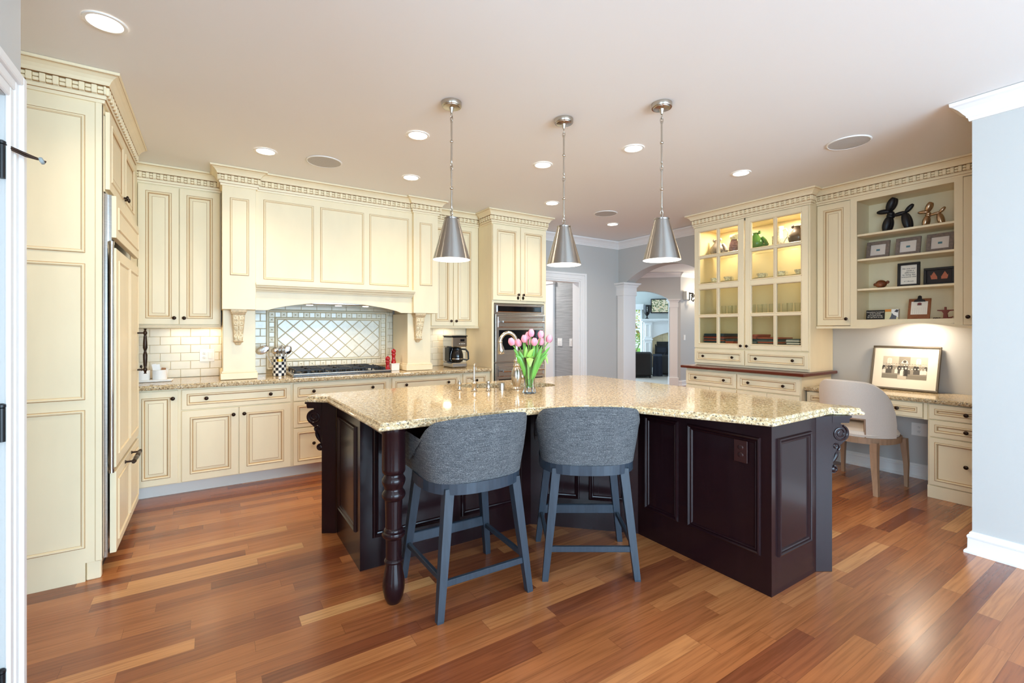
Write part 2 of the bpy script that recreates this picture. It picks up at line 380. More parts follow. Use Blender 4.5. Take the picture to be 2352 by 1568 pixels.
# entry closet with its door on the left edge of the view
m = M(); m.box(-1.3, -.52, 1.99, 2.123, 0, H); m.box(-.66, -.52, .95, 1.99, 2.06, H); m.box(-.66, -.52, .75, 1.16, 0, H); m.box(-1.3, -.66, .75, .85, 0, H)
struct(m, 'wall_entry', WALL)
m = M(); m.box(3.895, 4.03, -4.2, .853, 0, H); struct(m, 'wall_near', WALL)
struct(M().box(4.03, 5.65, .1, .2, 0, H), 'wall_alcove', WALL)
m = M(); m.box(-3, -.6, -4.2, -4.08, 0, H); m.box(3.8, 3.9, -4.2, -4.08, 0, H); m.box(-.6, 3.8, -4.2, -4.08, 0, .35); m.box(-.6, 3.8, -4.2, -4.08, 2.5, H)
struct(m, 'wall_rear', WALL)
m = M(); m.box(-3, -2.88, -4.2, -2.9, 0, H); m.box(-3, -2.88, -.3, .85, 0, H); m.box(-3, -2.88, -2.9, -.3, 0, .35); m.box(-3, -2.88, -2.9, -.3, 2.5, H); m.box(-3, -1.3, .75, .85, 0, H)
struct(m, 'wall_side', WALL)
m = M()
for k in range(5): m.box(-.6+k*1.1-.03, -.6+k*1.1+.03, -4.17, -4.1, .35, 2.5)
for z in (.35, 1.4, 2.44): m.box(-.6, 3.8, -4.17, -4.1, z, z+.06)
struct(m, 'window_1', TRIM)
m = M()
for k in range(4): m.box(-2.97, -2.9, -2.9+k*.867-.03, -2.9+k*.867+.03, .35, 2.5)
for z in (.35, 1.4, 2.44): m.box(-2.97, -2.9, -2.9, -.3, z, z+.06)
struct(m, 'window_2', TRIM)
CROWNW = [(0, 2.632), (.012, 2.632), (.015, 2.65), (.022, 2.654), (.024, 2.664), (.034, 2.676), (.052, 2.702), (.072, 2.72), (.084, 2.726), (.086, 2.746), (0, 2.749)]
BASEP = [(0, 0), (.032, 0), (.032, .012), (.026, .02), (.018, .022), (.017, .088), (.019, .09), (.021, .1), (.018, .108), (.010, .112), (.012, .12), (.006, .128), (0, .128)]
struct(M().sweep([(3.5, 5.30), (5.45, 5.30), (5.45, 3.6)], CROWNW), 'trim_1', TRIM)
struct(M().sweep([(4.03, .853), (3.895, .853), (3.895, -4.08)], CROWNW), 'trim_2', TRIM)
struct(M().sweep([(4.03, .853), (3.895, .853), (3.895, -4.08)], BASEP), 'baseboard_near', TRIM)
struct(M().sweep([(5.45, 2.3), (5.45, 1.3)], BASEP), 'baseboard_right', TRIM)
struct(M().sweep([(4.755, 5.30), (5.40, 5.30)], BASEP), 'baseboard_back', TRIM)
# doorway casing in the back wall
def casing(m, x0, x1, z1, yf, w=.115, T=None):
    for (a, b) in ((0, .018), (.03, .022), (.075, .026), (w-.028, .034)):
        pass
    st = [(0, .03, .014), (.03, .085, .018), (.085, w, .03)]
    for (a, b, t) in st:
        m.box(x1+a, x1+b, yf-t, yf, 0, z1+b, 0, .003, T); m.box(x0-b, x0-a, yf-t, yf, 0, z1+b, 0, .003, T)
        m.box(x0-a, x1+a, yf-t, yf, z1+a, z1+b, 0, .003, T)
m = M(); casing(m, 3.62, 4.64, 2.085, 5.30)
m.box(3.6205, 3.638, 5.299, 5.445, 0, 2.0845); m.box(4.622, 4.6395, 5.299, 5.445, 0, 2.0845); m.box(3.638, 4.622, 5.299, 5.445, 2.067, 2.0845)
struct(m, 'door_1', TRIM)
# column on the far jamb of the arch
def column(m, x0, x1, y0, y1, z1, zb=0):
    m.box(x0, x1, y0, y1, zb, z1-.12, 0, .004); m.box(x0-.012, x1+.012, y0-.012, y1+.012, z1-.2, z1-.075, 0, .003)
    for k, (a, z) in enumerate(((.016, z1-.075), (.024, z1-.062), (.034, z1-.048), (.05, z1-.03), (.062, z1-.016))):
        m.box(x0-a, x1+a, y0-a, y1+a, z, z+.016 if k < 4 else z1, 0, .002)
    m.box(x0-.02, x1+.02, y0-.02, y1+.02, zb, zb+.2, 0, .004)
m = M(); column(m, 5.415, 5.685, 5.152, 5.292, 2.095); struct(m, 'trim_3', TRIM)
m = M(); column(m, 5.415, 5.685, 3.60, 3.735, 2.095); struct(m, 'trim_4', TRIM)
# back hallway with grey grasscloth wall
struct(M().box(4.664, 4.80, 5.45, 5.94, 0, H), 'wall_hallway', GRASSCLOTH)
m = M(); m.box(4.63, 4.82, 5.94, 6.14, 0, 2.1, 0, .004); m.box(4.615, 4.84, 5.92, 6.16, 2.1, 2.16, 0, .004); struct(m, 'trim_5', TRIM)
struct(M().box(3.0, 9.0, 8.6, 8.7, 0, H), 'wall_far', WALL)
m = M(); m.box(4.9, 5.9, 8.52, 8.6, 1.0, 2.2, 0); struct(m, 'window_3', mat('hall_window_daylight', rgb(196, 224, 250), .5, emit=1.6))
c = M(); c.box(4.62, 5.35, 7.5, 8.0, .08, 1.10, 0, .01); t = thing('chest', 'dark red wooden chest glimpsed through the doorway', 'chest', (5, 7.75, 0))
c.build('body', CHERRY, t); M().box(4.59, 5.38, 7.47, 8.03, 1.10, 1.13, 0, .005).build('top', CHERRY, t)
for x in (4.66, 5.31):
    for y in (7.54, 7.96): M().box(x-.03, x+.03, y-.03, y+.03, 0, .085).build('foot', CHERRY, t)
for (y, w, lb) in ((5.80, .115, 'double white switch plate on grey grasscloth wall, left of the narrow plate'), (5.53, .07, 'narrow white switch plate on grey grasscloth wall beside the doorway jamb')):
    t = thing('switch_plate', lb, 'light switch', (4.664, y, 1.16)); M().box(4.656, 4.664, y-w/2, y+w/2, 1.10, 1.22, 0, .002).build('plate', WHITEPL, t)
    mm = M()
    for k in range(2 if w > .1 else 1):
        yy = y+(k-.5)*.046 if w > .1 else y
        mm.box(4.652, 4.658, yy-.015, yy+.015, 1.13, 1.19, 0, .002)
    mm.build('rocker', WHITEPL, t)
# entry door, casing, hinges
m = M()
for (a, b, t_) in ((0, .03, .012), (.03, .06, .016), (.06, .09, .026)):
    m.box(-.52, -.52+t_, 1.985+a, 1.985+b, 0, 2.06+b, 0, .003); m.box(-.52, -.52+t_, 1.165-b, 1.165-a, 0, 2.06+b, 0, .003); m.box(-.52, -.52+t_, 1.165-a, 1.985+a, 2.06+a, 2.06+b, 0, .003)
struct(m, 'trim_6', TRIM)
d = M(); d.box(-.575, -.535, 1.172, 1.978, .01, 2.055, 0, .003)
for (z0, z1) in ((.25, .95), (1.1, 1.9)):
    d.rings(1.29, 1.86, z0, z1, 0, [(0, .0, 0), (.02, .008, 0), (.05, .008, 0), (.07, .002, 0)], T=TR(-.537, 0, 0) @ RZ(pi/2) @ TR(0, -.002, 0))
dd = struct(d, 'door_2', TRIM)
for z in (.287, 1.076, 1.86):
    hm = M(); hm.lathe([(.009, z-.05), (.009, z+.05)], 12, 0, TR(-.526, 1.983, 0)); hm.lathe([(.006, z+.05), (.010, z+.053), (.010, z+.06), (.004, z+.064)], 12, 0, TR(-.526, 1.983, 0))
    hm.box(-.537, -.532, 1.935, 1.983, z-.05, z+.05)
    hg = hm.build('hinge', BLACK, dd)
hs = M(); hs.tube([(-.526, 1.983, 1.915), (-.512, 1.99, 1.91), (-.47, 2.005, 1.895), (-.438, 2.018, 1.885)], .0035, 8); hs.tube([(-.512, 1.99, 1.905), (-.48, 2.003, 1.892), (-.455, 2.012, 1.89)], .004, 8)
st = hs.build('hinge_stop', BRONZE, dd)
M().lathe([(.0, 0), (.010, .002), (.011, .006), (.010, .01), (0, .012)], 16, 0, TR(-.452, 2.012, 1.884) @ RY(radians(70)) @ TR(0, 0, 0)).build('bumper', RUBBER, st)
# ---------------------------------------------------------------- hall and living room beyond the arch
m = M(); m.box(-3, .01, 11.837, 12.03, 0, H); m.box(1.37, 1.63, 11.837, 12.03, 0, H); arch_fill(m, .69, .68, 2.085, .226, H, 11.837, 12.03, 'y')
struct(m, 'wall_hall', WALL, rot=D45)
m = M(); column(m, 1.385, 1.56, 11.80, 12.06, 2.095); struct(m, 'trim_7', TRIM, rot=D45)
struct(M().box(9.525, 12, 7.217, 7.35, 0, H), 'wall_corridor', WALL)
struct(M().sweep([(-3, 11.837), (1.63, 11.837)], CROWNW), 'trim_8', TRIM, rot=D45)
struct(M().sweep([(9.523, 7.217), (12, 7.217)], CROWNW), 'trim_9', TRIM)
struct(M().sweep([(9.523, 7.217), (12, 7.217)], BASEP), 'baseboard_corridor', TRIM)
struct(M().sweep([(1.58, 11.837), (1.66, 11.837)], BASEP), 'baseboard_hall', TRIM, rot=D45)
cp = M().box(-3, 5, 11.95, 15.5, -.02, .012).build('carpet', CARPET, base=(1, 13, 0), rot=D45); cp['kind'] = 'structure'
m = M(); m.box(-3, .2, 15.5, 15.65, 0, H); m.box(.91, 5, 15.5, 15.65, 0, H); m.box(.2, .91, 15.5, 15.65, 0, .55); m.box(.2, .91, 15.5, 15.65, 2.0, H)
struct(m, 'wall_living', WALLIV, rot=D45)
m = M(); m.box(.1, .2, 15.47, 15.6, .45, 2.0); m.box(.91, .96, 15.47, 15.6, .45, 2.0); m.box(.1, 1.0, 15.44, 15.6, 2.0, 2.18); m.box(.1, .98, 15.44, 15.6, .45, .55); m.box(.2, .91, 15.52, 15.58, 1.34, 1.39); m.box(.535, .565, 15.52, 15.58, .55, 2.0)
struct(m, 'window_4', TRIM, rot=D45)
# ================================================================ cabinet kit
DOORP = lambda s: [(0, .02, 0), (0, .002, 0), (.002, 0, 0), (s, 0, 0), (s+.0026, .0012, 1), (s+.006, -.005, 2), (s+.011, -.005, 0), (s+.018, .002, 2), (s+.0225, .008, 1), (s+.026, .008, 2), (s+.044, .003, 0), (s+.0466, .003, 1)]
DRAWP = lambda s: [(0, .02, 0), (0, .002, 0), (.002, 0, 0), (s, 0, 0), (s+.0026, .0012, 1), (s+.006, -.004, 2), (s+.011, -.004, 0), (s+.017, .005, 2), (s+.0212, .009, 1)]
CM = [CREAM, GLAZE, GLAZEL]
KNOBP = [(.0075, 0), (.0065, .004), (.0055, .010), (.007, .014), (.0135, .017), (.0155, .021), (.0145, .025), (.009, .0285), (0, .0295)]
def knob(x, z, y, par): return M().lathe(KNOBP, 20, 0, TR(x, y, z) @ RX(pi/2)).build('knob', BRONZE, par)
def front(par, kind, x0, x1, z0, z1, y, knobs=(), s=None):
    m = M(); m.rings(x0, x1, z0, z1, y, DOORP(s or .055) if kind != 'drawer' else DRAWP(s or .034))
    o = m.build(kind, CM, par)
    for (kx, kz) in knobs: knob(kx, kz, y, o)
    return o
def panel(m, x0, x1, z0, z1, y):   # applied raised panel on a face
    m.rings(x0, x1, z0, z1, y, [(0, .004, 0), (0, 0, 1), (.0026, -.001, 1), (.006, -.008, 2), (.011, -.008, 0), (.018, -.001, 2), (.0225, .0035, 1), (.026, .0035, 2), (.044, .0005, 0), (.0466, .0005, 1)])
CROWN = [(0, 2.595), (.012, 2.595), (.014, 2.612), (.02, 2.614), (.022, 2.632), (.017, 2.635), (.017, 2.684), (.034, 2.686), (.038, 2.692), (.043, 2.703), (.055, 2.718), (.07, 2.728), (.078, 2.7305), (.0795, 2.733), (.086, 2.735), (.086, 2.7485), (0, 2.7485)]
CROWNM = [0, 0, 1, 0, 1, 0, 1, 0, 0, 0, 0, 0, 1, 0, 0, 0]
def dentils(path, m):
    n = len(path)
    for i in range(n-1):
        a, b = Vector(path[i]), Vector(path[i+1]); d = b-a; L = d.length; d.normalize(); nn = Vector((d.y, -d.x))
        s0, s1 = 0, L
        if i > 0:
            c = (a-Vector(path[i-1])).normalized().cross(d); s0 = -.022 if c > .3 else (.034 if c < -.3 else 0)
        if i < n-2:
            c = d.cross((Vector(path[i+2])-b).normalized()); s1 = L+.022 if c > .3 else (L-.034 if c < -.3 else L)
        if s1-s0 < .02: continue
        k = max(1, round((s1-s0)/.049)); st = (s1-s0)/k
        ang = math.atan2(d.y, d.x)
        for j in range(k+1):
            c = s0+j*st; p = a+d*c
            T = TR(p.x, p.y, 0) @ RZ(ang)
            h = .012
            m.box(-h if j else 0, h if j < k else 0, -.034, -.016, 2.638, 2.682, 0, .003, T)
            if j < k:
                g0, g1 = h+.001, st-h-.001
                m.box(h, st-h, -.0185, -.016, 2.637, 2.683, 1, 0, T)
                m.box(g0, g1, -.029, -.017, 2.662, 2.679, 0, .003, T); m.box(g0, g1, -.029, -.017, 2.641, 2.658, 0, .003, T)
def crown(path, par):
    o = M().sweep(path, CROWN, CROWNM).build('crown_moulding', CM, par)
    m = M(); dentils(path, m); m.build('dentil_band', [CREAM, GLAZE], o)
    return o
def light_rail(par, path, z=1.375):
    return M().sweep(path, [(0, z), (.012, z), (.016, z+.008), (.016, z+.014), (.01, z+.017), (.01, z+.026), (0, z+.028)], [1, 0, 0, 1, 0, 0]).build('light_rail', CM, par)
# ---------------------------------------------------------------- left tall cabinet round the refrigerator   (frame: world)
t = thing('refrigerator_cabinet', 'tall cream panelled cabinet enclosing the refrigerator on the left', 'cabinet', (-.85, 3.352, 0))
m = M(); m.box(-1.19, -.506, 3.352, 3.372, .10, 2.6); m.box(-1.19, -.575, 3.352, 3.40, 0, .10); m.box(-.572, -.512, 3.36, 3.40, 0, .10, 0, .004)
m.box(-.535, -.506, 3.345, 3.40, .10, 2.6, 0, .004); m.box(-1.19, -.52, 3.372, 3.40, .1, 2.6)
for (z0, z1) in ((1.773, 2.517), (.98, 1.716), (.18, .926)): panel(m, -1.10, -.575, z0, z1, 3.352)
m.build('side_panel', CM, t)
m = M(); m.box(-1.19, -.515, 3.40, 3.425, .10, 2.6); m.box(-1.19, -.512, 4.475, 4.53, 0, 2.6); m.box(-.515, -.506, 3.40, 4.50, 2.565, 2.61)
m.build('carcass', CM, t)
crown([(-1.19, 3.352), (-.506, 3.352), (-.506, 4.53)], t)
tl = thing('upper_cabinet', 'cream double door cabinet above the refrigerator', 'cabinet', (3.95, .5, 2.13), L90)
M().box(3.43, 4.46, .5065, 1.18, 2.135, 2.56).build('carcass', CM, tl)
front(tl, 'door', 3.435, 3.935, 2.15, 2.585, .485, [(3.905, 2.215)], .05)
front(tl, 'door', 3.94, 4.44, 2.15, 2.585, .485, [(3.97, 2.215)], .05)
# refrigerator with cream panels
t = thing('refrigerator', 'built-in refrigerator with cream panel doors and steel trim', 'refrigerator', (3.93, .8, 0), L90)
M().box(3.44, 4.46, .515, 1.15, .06, 2.12).build('body', STEEL, t)
M().box(3.46, 4.45, .53, 1.1, 0, .06).build('base_grille', BLACK, t)
m = M(); m.box(3.43, 3.452, .495, .53, .08, 2.125); m.box(3.452, 3.458, .48, .53, 1.86, 2.125); m.build('corner_trim', STEEL, t)
M().tube([(3.436, .478, .56), (3.436, .478, 1.845)], .0105, 14).lathe([(.013, 0), (.013, .02)], 14, 0, TR(3.436, .478, .55)).lathe([(.013, 0), (.013, .02)], 14, 0, TR(3.436, .478, 1.84)).build('hinge_rod', STEELP, t)
def fridge_front(name, z0, z1, cols, s):
    m = M(); m.rings(3.455, 4.42, z0, z1, .46, [(0, .028, 0), (0, .002, 0), (.002, 0, 0), (.0025, 0, 0)])
    w = (4.42-3.455-s*2-.04*(cols-1))/cols
    for k in range(cols):
        x0 = 3.455+s+k*(w+.04); panel(m, x0, x0+w, z0+s, z1-s, .4605)
    return m.build(name, CM, t)
fridge_front('grille_panel', 1.885, 2.122, 1, .05)
d = fridge_front('door', .575, 1.825, 2, .06)
SPIN = [(.010, 0), (.006, .01), (.011, .022), (.013, .03), (.011, .038), (.008, .046), (.0105, .06), (.013, .10), (.014, .14), (.010, .155), (.0075, .166), (.010, .177), (.014, .19), (.013, .23), (.0105, .27), (.008, .284), (.011, .292), (.013, .3), (.011, .308), (.006, .32), (.010, .332)]
m = M(); m.lathe(SPIN, 18, 0, TR(4.345, .415, 1.035)); m.tube([(4.345, .46, 1.065), (4.345, .415, 1.065)], .006, 10); m.tube([(4.345, .46, 1.335), (4.345, .415, 1.335)], .006, 10); m.build('handle', BRONZE, d)
d = fridge_front('freezer_drawer', .09, .55, 2, .05)
T = TR(3.745, .415, .527) @ RY(pi/2)
m = M(); m.lathe(SPIN, 18, 0, T); m.tube([(3.775, .46, .527), (3.775, .415, .527)], .006, 10); m.tube([(4.045, .46, .527), (4.045, .415, .527)], .006, 10)
for x in (3.775, 4.045): m.lathe([(.011, 0), (.009, .006)], 14, 0, TR(x, .46, .527) @ RX(pi/2))
m.build('handle', BRONZE, d)
# ---------------------------------------------------------------- upper cabinets on the range wall
def upper(label, x0, x1, doors, rail, cpath, side=None):
    t = thing('upper_cabinet', label, 'cabinet', ((x0+x1)/2, 5.12, 1.40))
    m = M(); m.box(x0, x1, 4.972, 5.298, 1.40, 2.6)
    if x0 < 0: m.box(-.62, x0+.004, 4.536, 5.29, 1.402, 2.748)
    m.build('carcass', CM, t)
    for (a, b, kx) in doors: front(t, 'door', a, b, 1.405, 2.585, 4.952, [(kx, 1.46)], .05)
    light_rail(t, rail); crown(cpath, t)
    return t
upper('tall cream double door wall cabinet left of the range hood', -.53, .066, [(-.522, -.243, -.275), (-.238, .055, -.205)], [(-.53, 4.972), (.066, 4.972)], [(-.60, 4.972), (.068, 4.972)])
upper('cream double door wall cabinet between hood and oven tower', 2.068, 2.722, [(2.105, 2.378, 2.348), (2.384, 2.672, 2.414)], [(2.07, 4.972), (2.722, 4.972)], [(2.07, 4.972), (2.724, 4.972)])
# ---------------------------------------------------------------- range hood surround
t = thing('range_hood', 'large cream mantel style range hood with arched valance and carved corbels', 'range hood', (1.07, 5.0, .935))
PF = 4.678; HF = 4.72
for (a, b, c_, d_) in ((.071, .326, .128, .272), (1.787, 2.065, 1.855, 1.998)):
    m = M(); m.box(a, b, PF, 5.29, 1.535, 2.748, 0, .003); panel(m, c_, d_, 1.83, 2.50, PF); m.build('pilaster', CM, t)
m = M(); m.box(.32, 1.79, HF, HF+.03, 1.74, 2.6)
for (a, b) in ((.388, .81), (.868, 1.28), (1.335, 1.75)): panel(m, a, b, 1.812, 2.53, HF)
m.build('front_panel', CM, t)
# arched valance
m = M(); n = 24
pts = [(.326, 1.745), (.326, 1.535), (.42, 1.535)]
for i in range(n+1):
    u = i/n; x = .42+1.25*u; pts.append((x, 1.535+.085*sin(pi*u)**.75))
pts += [(1.787, 1.535), (1.787, 1.745)]
m.prism(pts, HF+.004, HF+.028, 'y'); m.build('valance', CM, t)
# mantle shelf moulding
m = M(); m.sweep([(.326, HF), (1.80, HF)], [(0, 1.70), (.012, 1.70), (.016, 1.712), (.026, 1.714), (.03, 1.724), (.044, 1.736), (.05, 1.738), (.054, 1.75), (.066, 1.756), (.066, 1.772), (0, 1.776)], [1, 0, 1, 0, 0, 1, 0, 0, 0, 0]); m.build('mantle_shelf', CM, t)
crown([(.071, 4.885), (.071, PF), (.326, PF), (.326, HF), (1.787, HF), (1.787, PF), (2.065, PF), (2.065, 4.885)], t)
m = M(); m.box(.33, 1.783, HF+.03, 5.28, 1.66, 1.70); m.build('liner_underside', STEEL, t)
m = M(); m.box(.5, 1.62, 4.80, 5.2, 1.60, 1.66, 0, .01); hl = m.build('hood_liner', STEEL, t)
for x in (.80, 1.07, 1.34): M().lathe([(.03, 0), (.03, .004)], 20, 0, TR(x, 4.88, 1.596)).build('hood_lamp', BULB, hl)
# legs standing on the worktop
for (a, b) in ((.079, .330), (1.765, 2.03)):
    m = M(); m.box(a, b, 4.80, 5.285, .918, 1.535, 0, .003); m.box(a-.018, b+.018, 4.782, 5.285, .918, .975, 0, .004); m.box(a-.010, b+.010, 4.79, 5.285, .975, .992, 0, .004)
    m.build('leg', CM, t)
def hood_corbel(xc):
    yf = 4.80; m = M()
    def ring(z, w, d): return (z, w, d)
    prof = [(1.535, .062, .112), (1.515, .062, .112), (1.508, .055, .100), (1.497, .055, .098), (1.49, .048, .090), (1.45, .047, .088), (1.40, .044, .075), (1.35, .039, .055), (1.32, .036, .050), (1.29, .036, .052), (1.268, .033, .048), (1.258, .036, .052), (1.25, .036, .05), (1.243, .026, .034), (1.228, .020, .026), (1.222, .014, .018)]
    P = []
    for (z, w, d) in prof: P.append([(xc-w, yf, z), (xc-w, yf-d+.006, z), (xc-w+.006, yf-d, z), (xc+w-.006, yf-d, z), (xc+w, yf-d+.006, z), (xc+w, yf, z)])
    m.grid(P, 0, sm=False)
    m.add(P[-1], [tuple(range(6))], 0); m.add(P[0], [tuple(range(6))], 0)
    def dep(z):
        for k in range(len(prof)-1):
            if prof[k][0] >= z >= prof[k+1][0]:
                u = (prof[k][0]-z)/max(1e-6, prof[k][0]-prof[k+1][0]); return prof[k][2]*(1-u)+prof[k+1][2]*u
        return .02
    # carved acanthus scrolls
    for sgn in (-1, 1):
        for (cx, cz, r, turns, a0, sc) in ((.026, 1.463, .017, 1.3, 1.2, 1), (.021, 1.418, .019, 1.2, 2.4, 1), (.019, 1.372, .016, 1.3, .6, 1), (.017, 1.305, .017, 1.4, 4.2, 1), (.014, 1.276, .011, 1.2, 2., 1)):
            pts = []; rr = []
            for i in range(19):
                u = i/18; a = a0+turns*2*pi*u; q = r*(1-.75*u); x = cx+q*cos(a); z = cz+q*sin(a)
                pts.append((xc+sgn*x, yf-dep(z)-.002, z)); rr.append(.0048*(1-.35*u))
            m.tube(pts, rr, 6, 1)
        for k in range(4):
            z0 = 1.485-.045*k; pts = [(xc+sgn*(.003+.010*sin(pi*i/8)), yf-dep(z0-.05*i/8)-.003, z0-.05*i/8) for i in range(9)]
            m.tube(pts, [.002+.0045*sin(pi*i/8) for i in range(9)], 6, 1)
    for z in (1.498, 1.253): m.tube([(xc-.05+.012*(z < 1.3), yf-dep(z)-.001, z), (xc+.05-.012*(z < 1.3), yf-dep(z)-.001, z)], .003, 6, 2)
    m.ell((xc, yf-.056, 1.287), (.008, .01, .02), 10, 1)
    return m.build('corbel', [CARVE, CREAM, GLAZE], t)
hood_corbel(.195); hood_corbel(1.875)
# ---------------------------------------------------------------- oven tower
t = thing('oven_cabinet', 'tall cream cabinet tower holding the double wall oven', 'cabinet', (3.11, 4.97, 0))
m = M(); m.box(2.726, 2.746, 4.645, 5.298, 0, 2.748); m.box(3.482, 3.502, 4.645, 5.298, 0, 2.748); m.box(2.747, 3.481, 4.67, 5.29, 1.685, 2.598); m.box(2.747, 3.481, 4.652, 5.29, 0, .38); m.box(2.747, 3.481, 4.648, 4.67, 1.672, 1.70); m.box(2.747, 3.481, 4.648, 4.67, 2.585, 2.605); m.box(2.747, 3.481, 5.25, 5.29, .38, 1.685)
m.box(2.722, 2.75, 4.64, 4.665, .38, 1.675, 0, .003); m.box(3.478, 3.505, 4.64, 4.665, .38, 1.675, 0, .003)
m.build('carcass', CM, t)
front(t, 'door', 2.73, 3.111, 1.705, 2.585, 4.628, [(3.078, 1.775)], .055)
front(t, 'door', 3.117, 3.498, 1.705, 2.585, 4.628, [(3.15, 1.775)], .055)
front(t, 'drawer', 2.76, 3.47, .12, .36, 4.632, [(2.95, .24), (3.28, .24)])
crown([(2.726, 4.885), (2.726, 4.645), (3.502, 4.645), (3.502, 5.298)], t)
tags = thing('child_lock_tag', 'pair of clear oval latches hanging under the oven tower knobs', 'latch', (3.11, 4.62, 1.73))
for x in (3.078, 3.15): M().lathe([(.016, 0), (.016, .003)], 16, 0, TR(x, 4.626, 1.738) @ RX(pi/2) @ Matrix.Diagonal((1, 1.3, 1, 1))).build('latch', GLASS, tags)
t = thing('double_oven', 'stainless steel double wall oven in the tower cabinet', 'oven', (3.11, 4.9, .385))
M().box(2.752, 3.476, 4.66, 5.24, .385, 1.665).build('body', STEEL, t)
m = M(); m.box(2.752, 3.476, 4.635, 4.66, 1.545, 1.665, 0, .004); m.rings(2.785, 3.44, 1.565, 1.645, 4.634, [(0, .002, 1), (0, 0, 1), (.008, -.003, 1), (.012, .001, 1), (.0125, .001, 0)]); cp = m.build('control_panel', [STEEL, STEELP], t)
m = M(); m.box(2.80, 3.425, 4.631, 4.634, 1.578, 1.632); m.build('display', OVENGLASS, cp)
for (z0, z1) in ((.98, 1.54), (.39, .965)):
    m = M(); m.rings(2.758, 3.47, z0, z1, 4.612, [(0, .04, 0), (0, .003, 0), (.004, 0, 0), (.03, 0, 0), (.031, 0, 0)])
    m.rings(2.785, 3.443, z1-.155, z1-.03, 4.612, [(0, .002, 1), (0, -.001, 1), (.006, -.004, 1), (.010, .001, 1), (.0105, .001, 0)])
    d = m.build('oven_door', [STEEL, STEELP], t)
    M().box(2.80, 3.43, 4.609, 4.613, z0+.14, z1-.185, 0, .001).build('window', OVENGLASS, d)
    m = M(); m.tube([(2.83, 4.562, z1-.088), (3.42, 4.562, z1-.088)], .0125, 14)
    for x in (2.875, 3.375): m.box(x-.022, x+.022, 4.562, 4.612, z1-.1, z1-.076, 0, .005)
    m.build('handle', STEELP, d)
# ---------------------------------------------------------------- base cabinets
BF = 4.667
def base(label, x0, x1, fronts):
    t = thing('base_cabinet', label, 'cabinet', ((x0+x1)/2, 4.97, 0))
    M().box(x0, x1, BF+.02, 5.298, .10, .876).build('carcass', CM, t)
    M().box(x0, x1, 4.745, 4.765, 0, .10).build('toe_kick', TOE, t)
    for f in fronts: front(t, *f)
base('narrow cream base cabinet beside the refrigerator', -.57, -.222, [('door', -.52, -.235, .108, .862, BF, [(-.268, .80)], .05)])
base('cream base cabinet with wide drawer over two doors', -.222, .616, [('drawer', -.21, .603, .70, .862, BF, [(-.04, .785), (.44, .785)]), ('door', -.21, .192, .108, .688, BF, [(.155, .63)]), ('door', .198, .603, .108, .688, BF, [(.235, .63)])])
base('cream three drawer base cabinet under the cooktop', .616, 1.535, [('drawer', .628, 1.522, .70, .862, BF, [(.80, .785), (1.35, .785)]), ('drawer', .628, 1.522, .455, .69, BF, [(.80, .57), (1.35, .57)]), ('drawer', .628, 1.522, .108, .445, BF, [(.80, .30), (1.35, .30)])])
base('cream drawer base cabinet right of the cooktop', 1.535, 2.345, [('drawer', 1.552, 2.325, .70, .862, BF, [(1.70, .785), (2.18, .785)]), ('drawer', 1.552, 2.325, .108, .69, BF, [(1.70, .4), (2.18, .4)])])
base('narrow cream base cabinet next to the oven tower', 2.345, 2.724, [('drawer', 2.365, 2.69, .70, .862, BF, [(2.53, .785)]), ('door', 2.365, 2.69, .108, .69, BF, [(2.40, .63)])])
EDGE = [(-.05, .876), (-.004, .876), (0, .88), (.003, .888), (.003, .902), (-.001, .91), (-.008, .914), (-.05, .915)]
m = M(); m.box(-.60, 2.72, 4.655, 5.285, .877, .915); m.sweep([(-.60, 4.634), (2.72, 4.634)], [(-.03, .877), (-.003, .877), (.001, .881), (.003, .888), (.003, .904), (0, .911), (-.005, .9145), (-.03, .915)])
tag(m.build('worktop', GRANITE, base=(1.07, 4.97, .877)), 'speckled beige granite worktop along the range wall', 'worktop')
# ---------------------------------------------------------------- backsplash tiles
def tile(m, poly, y, mi, bev=.003, h=.0045, g=.001):
    """bevelled tile: polygon (x, z) facing -y"""
    n = len(poly); cx = sum(p[0] for p in poly)/n; cz = sum(p[1] for p in poly)/n
    def inset(d):
        out = []
        for i in range(n):
            p0, p1, p2 = Vector(poly[i-1]), Vector(poly[i]), Vector(poly[(i+1) % n])
            e1 = (p1-p0).normalized(); e2 = (p2-p1).normalized(); n1 = Vector((-e1.y, e1.x)); n2 = Vector((-e2.y, e2.x))
            mm = (n1+n2)/max(.3, 1+n1.dot(n2)); out.append(p1+mm*d)
        return out
    a = inset(g); b = inset(g+bev)
    vs = [(p.x, y, p.y) for p in a]+[(p.x, y-h*.6, p.y) for p in a]+[(p.x, y-h, p.y) for p in b]
    fs = []
    for k in (0, n):
        for i in range(n): j = (i+1) % n; fs.append((k+i, k+j, k+n+j, k+n+i))
    fs.append(tuple(2*n+i for i in range(n)))
    m.add(vs, fs, mi)
def clip(poly, x0, x1, z0, z1):
    for (ax, v, sg) in ((0, x0, 1), (0, x1, -1), (1, z0, 1), (1, z1, -1)):
        out = []
        for i in range(len(poly)):
            p, q = poly[i-1], poly[i]; pi_, qi = (p[ax]-v)*sg >= 0, (q[ax]-v)*sg >= 0
            if pi_ != qi:
                u = (v-p[ax])/(q[ax]-p[ax]); out.append((p[0]+(q[0]-p[0])*u, p[1]+(q[1]-p[1])*u))
            if qi: out.append(q)
        poly = out
        if len(poly) < 3: return []
    # drop tiny edges
    r = [poly[i] for i in range(len(poly)) if (Vector(poly[i])-Vector(poly[i-1])).length > .004]
    return r if len(r) >= 3 else []
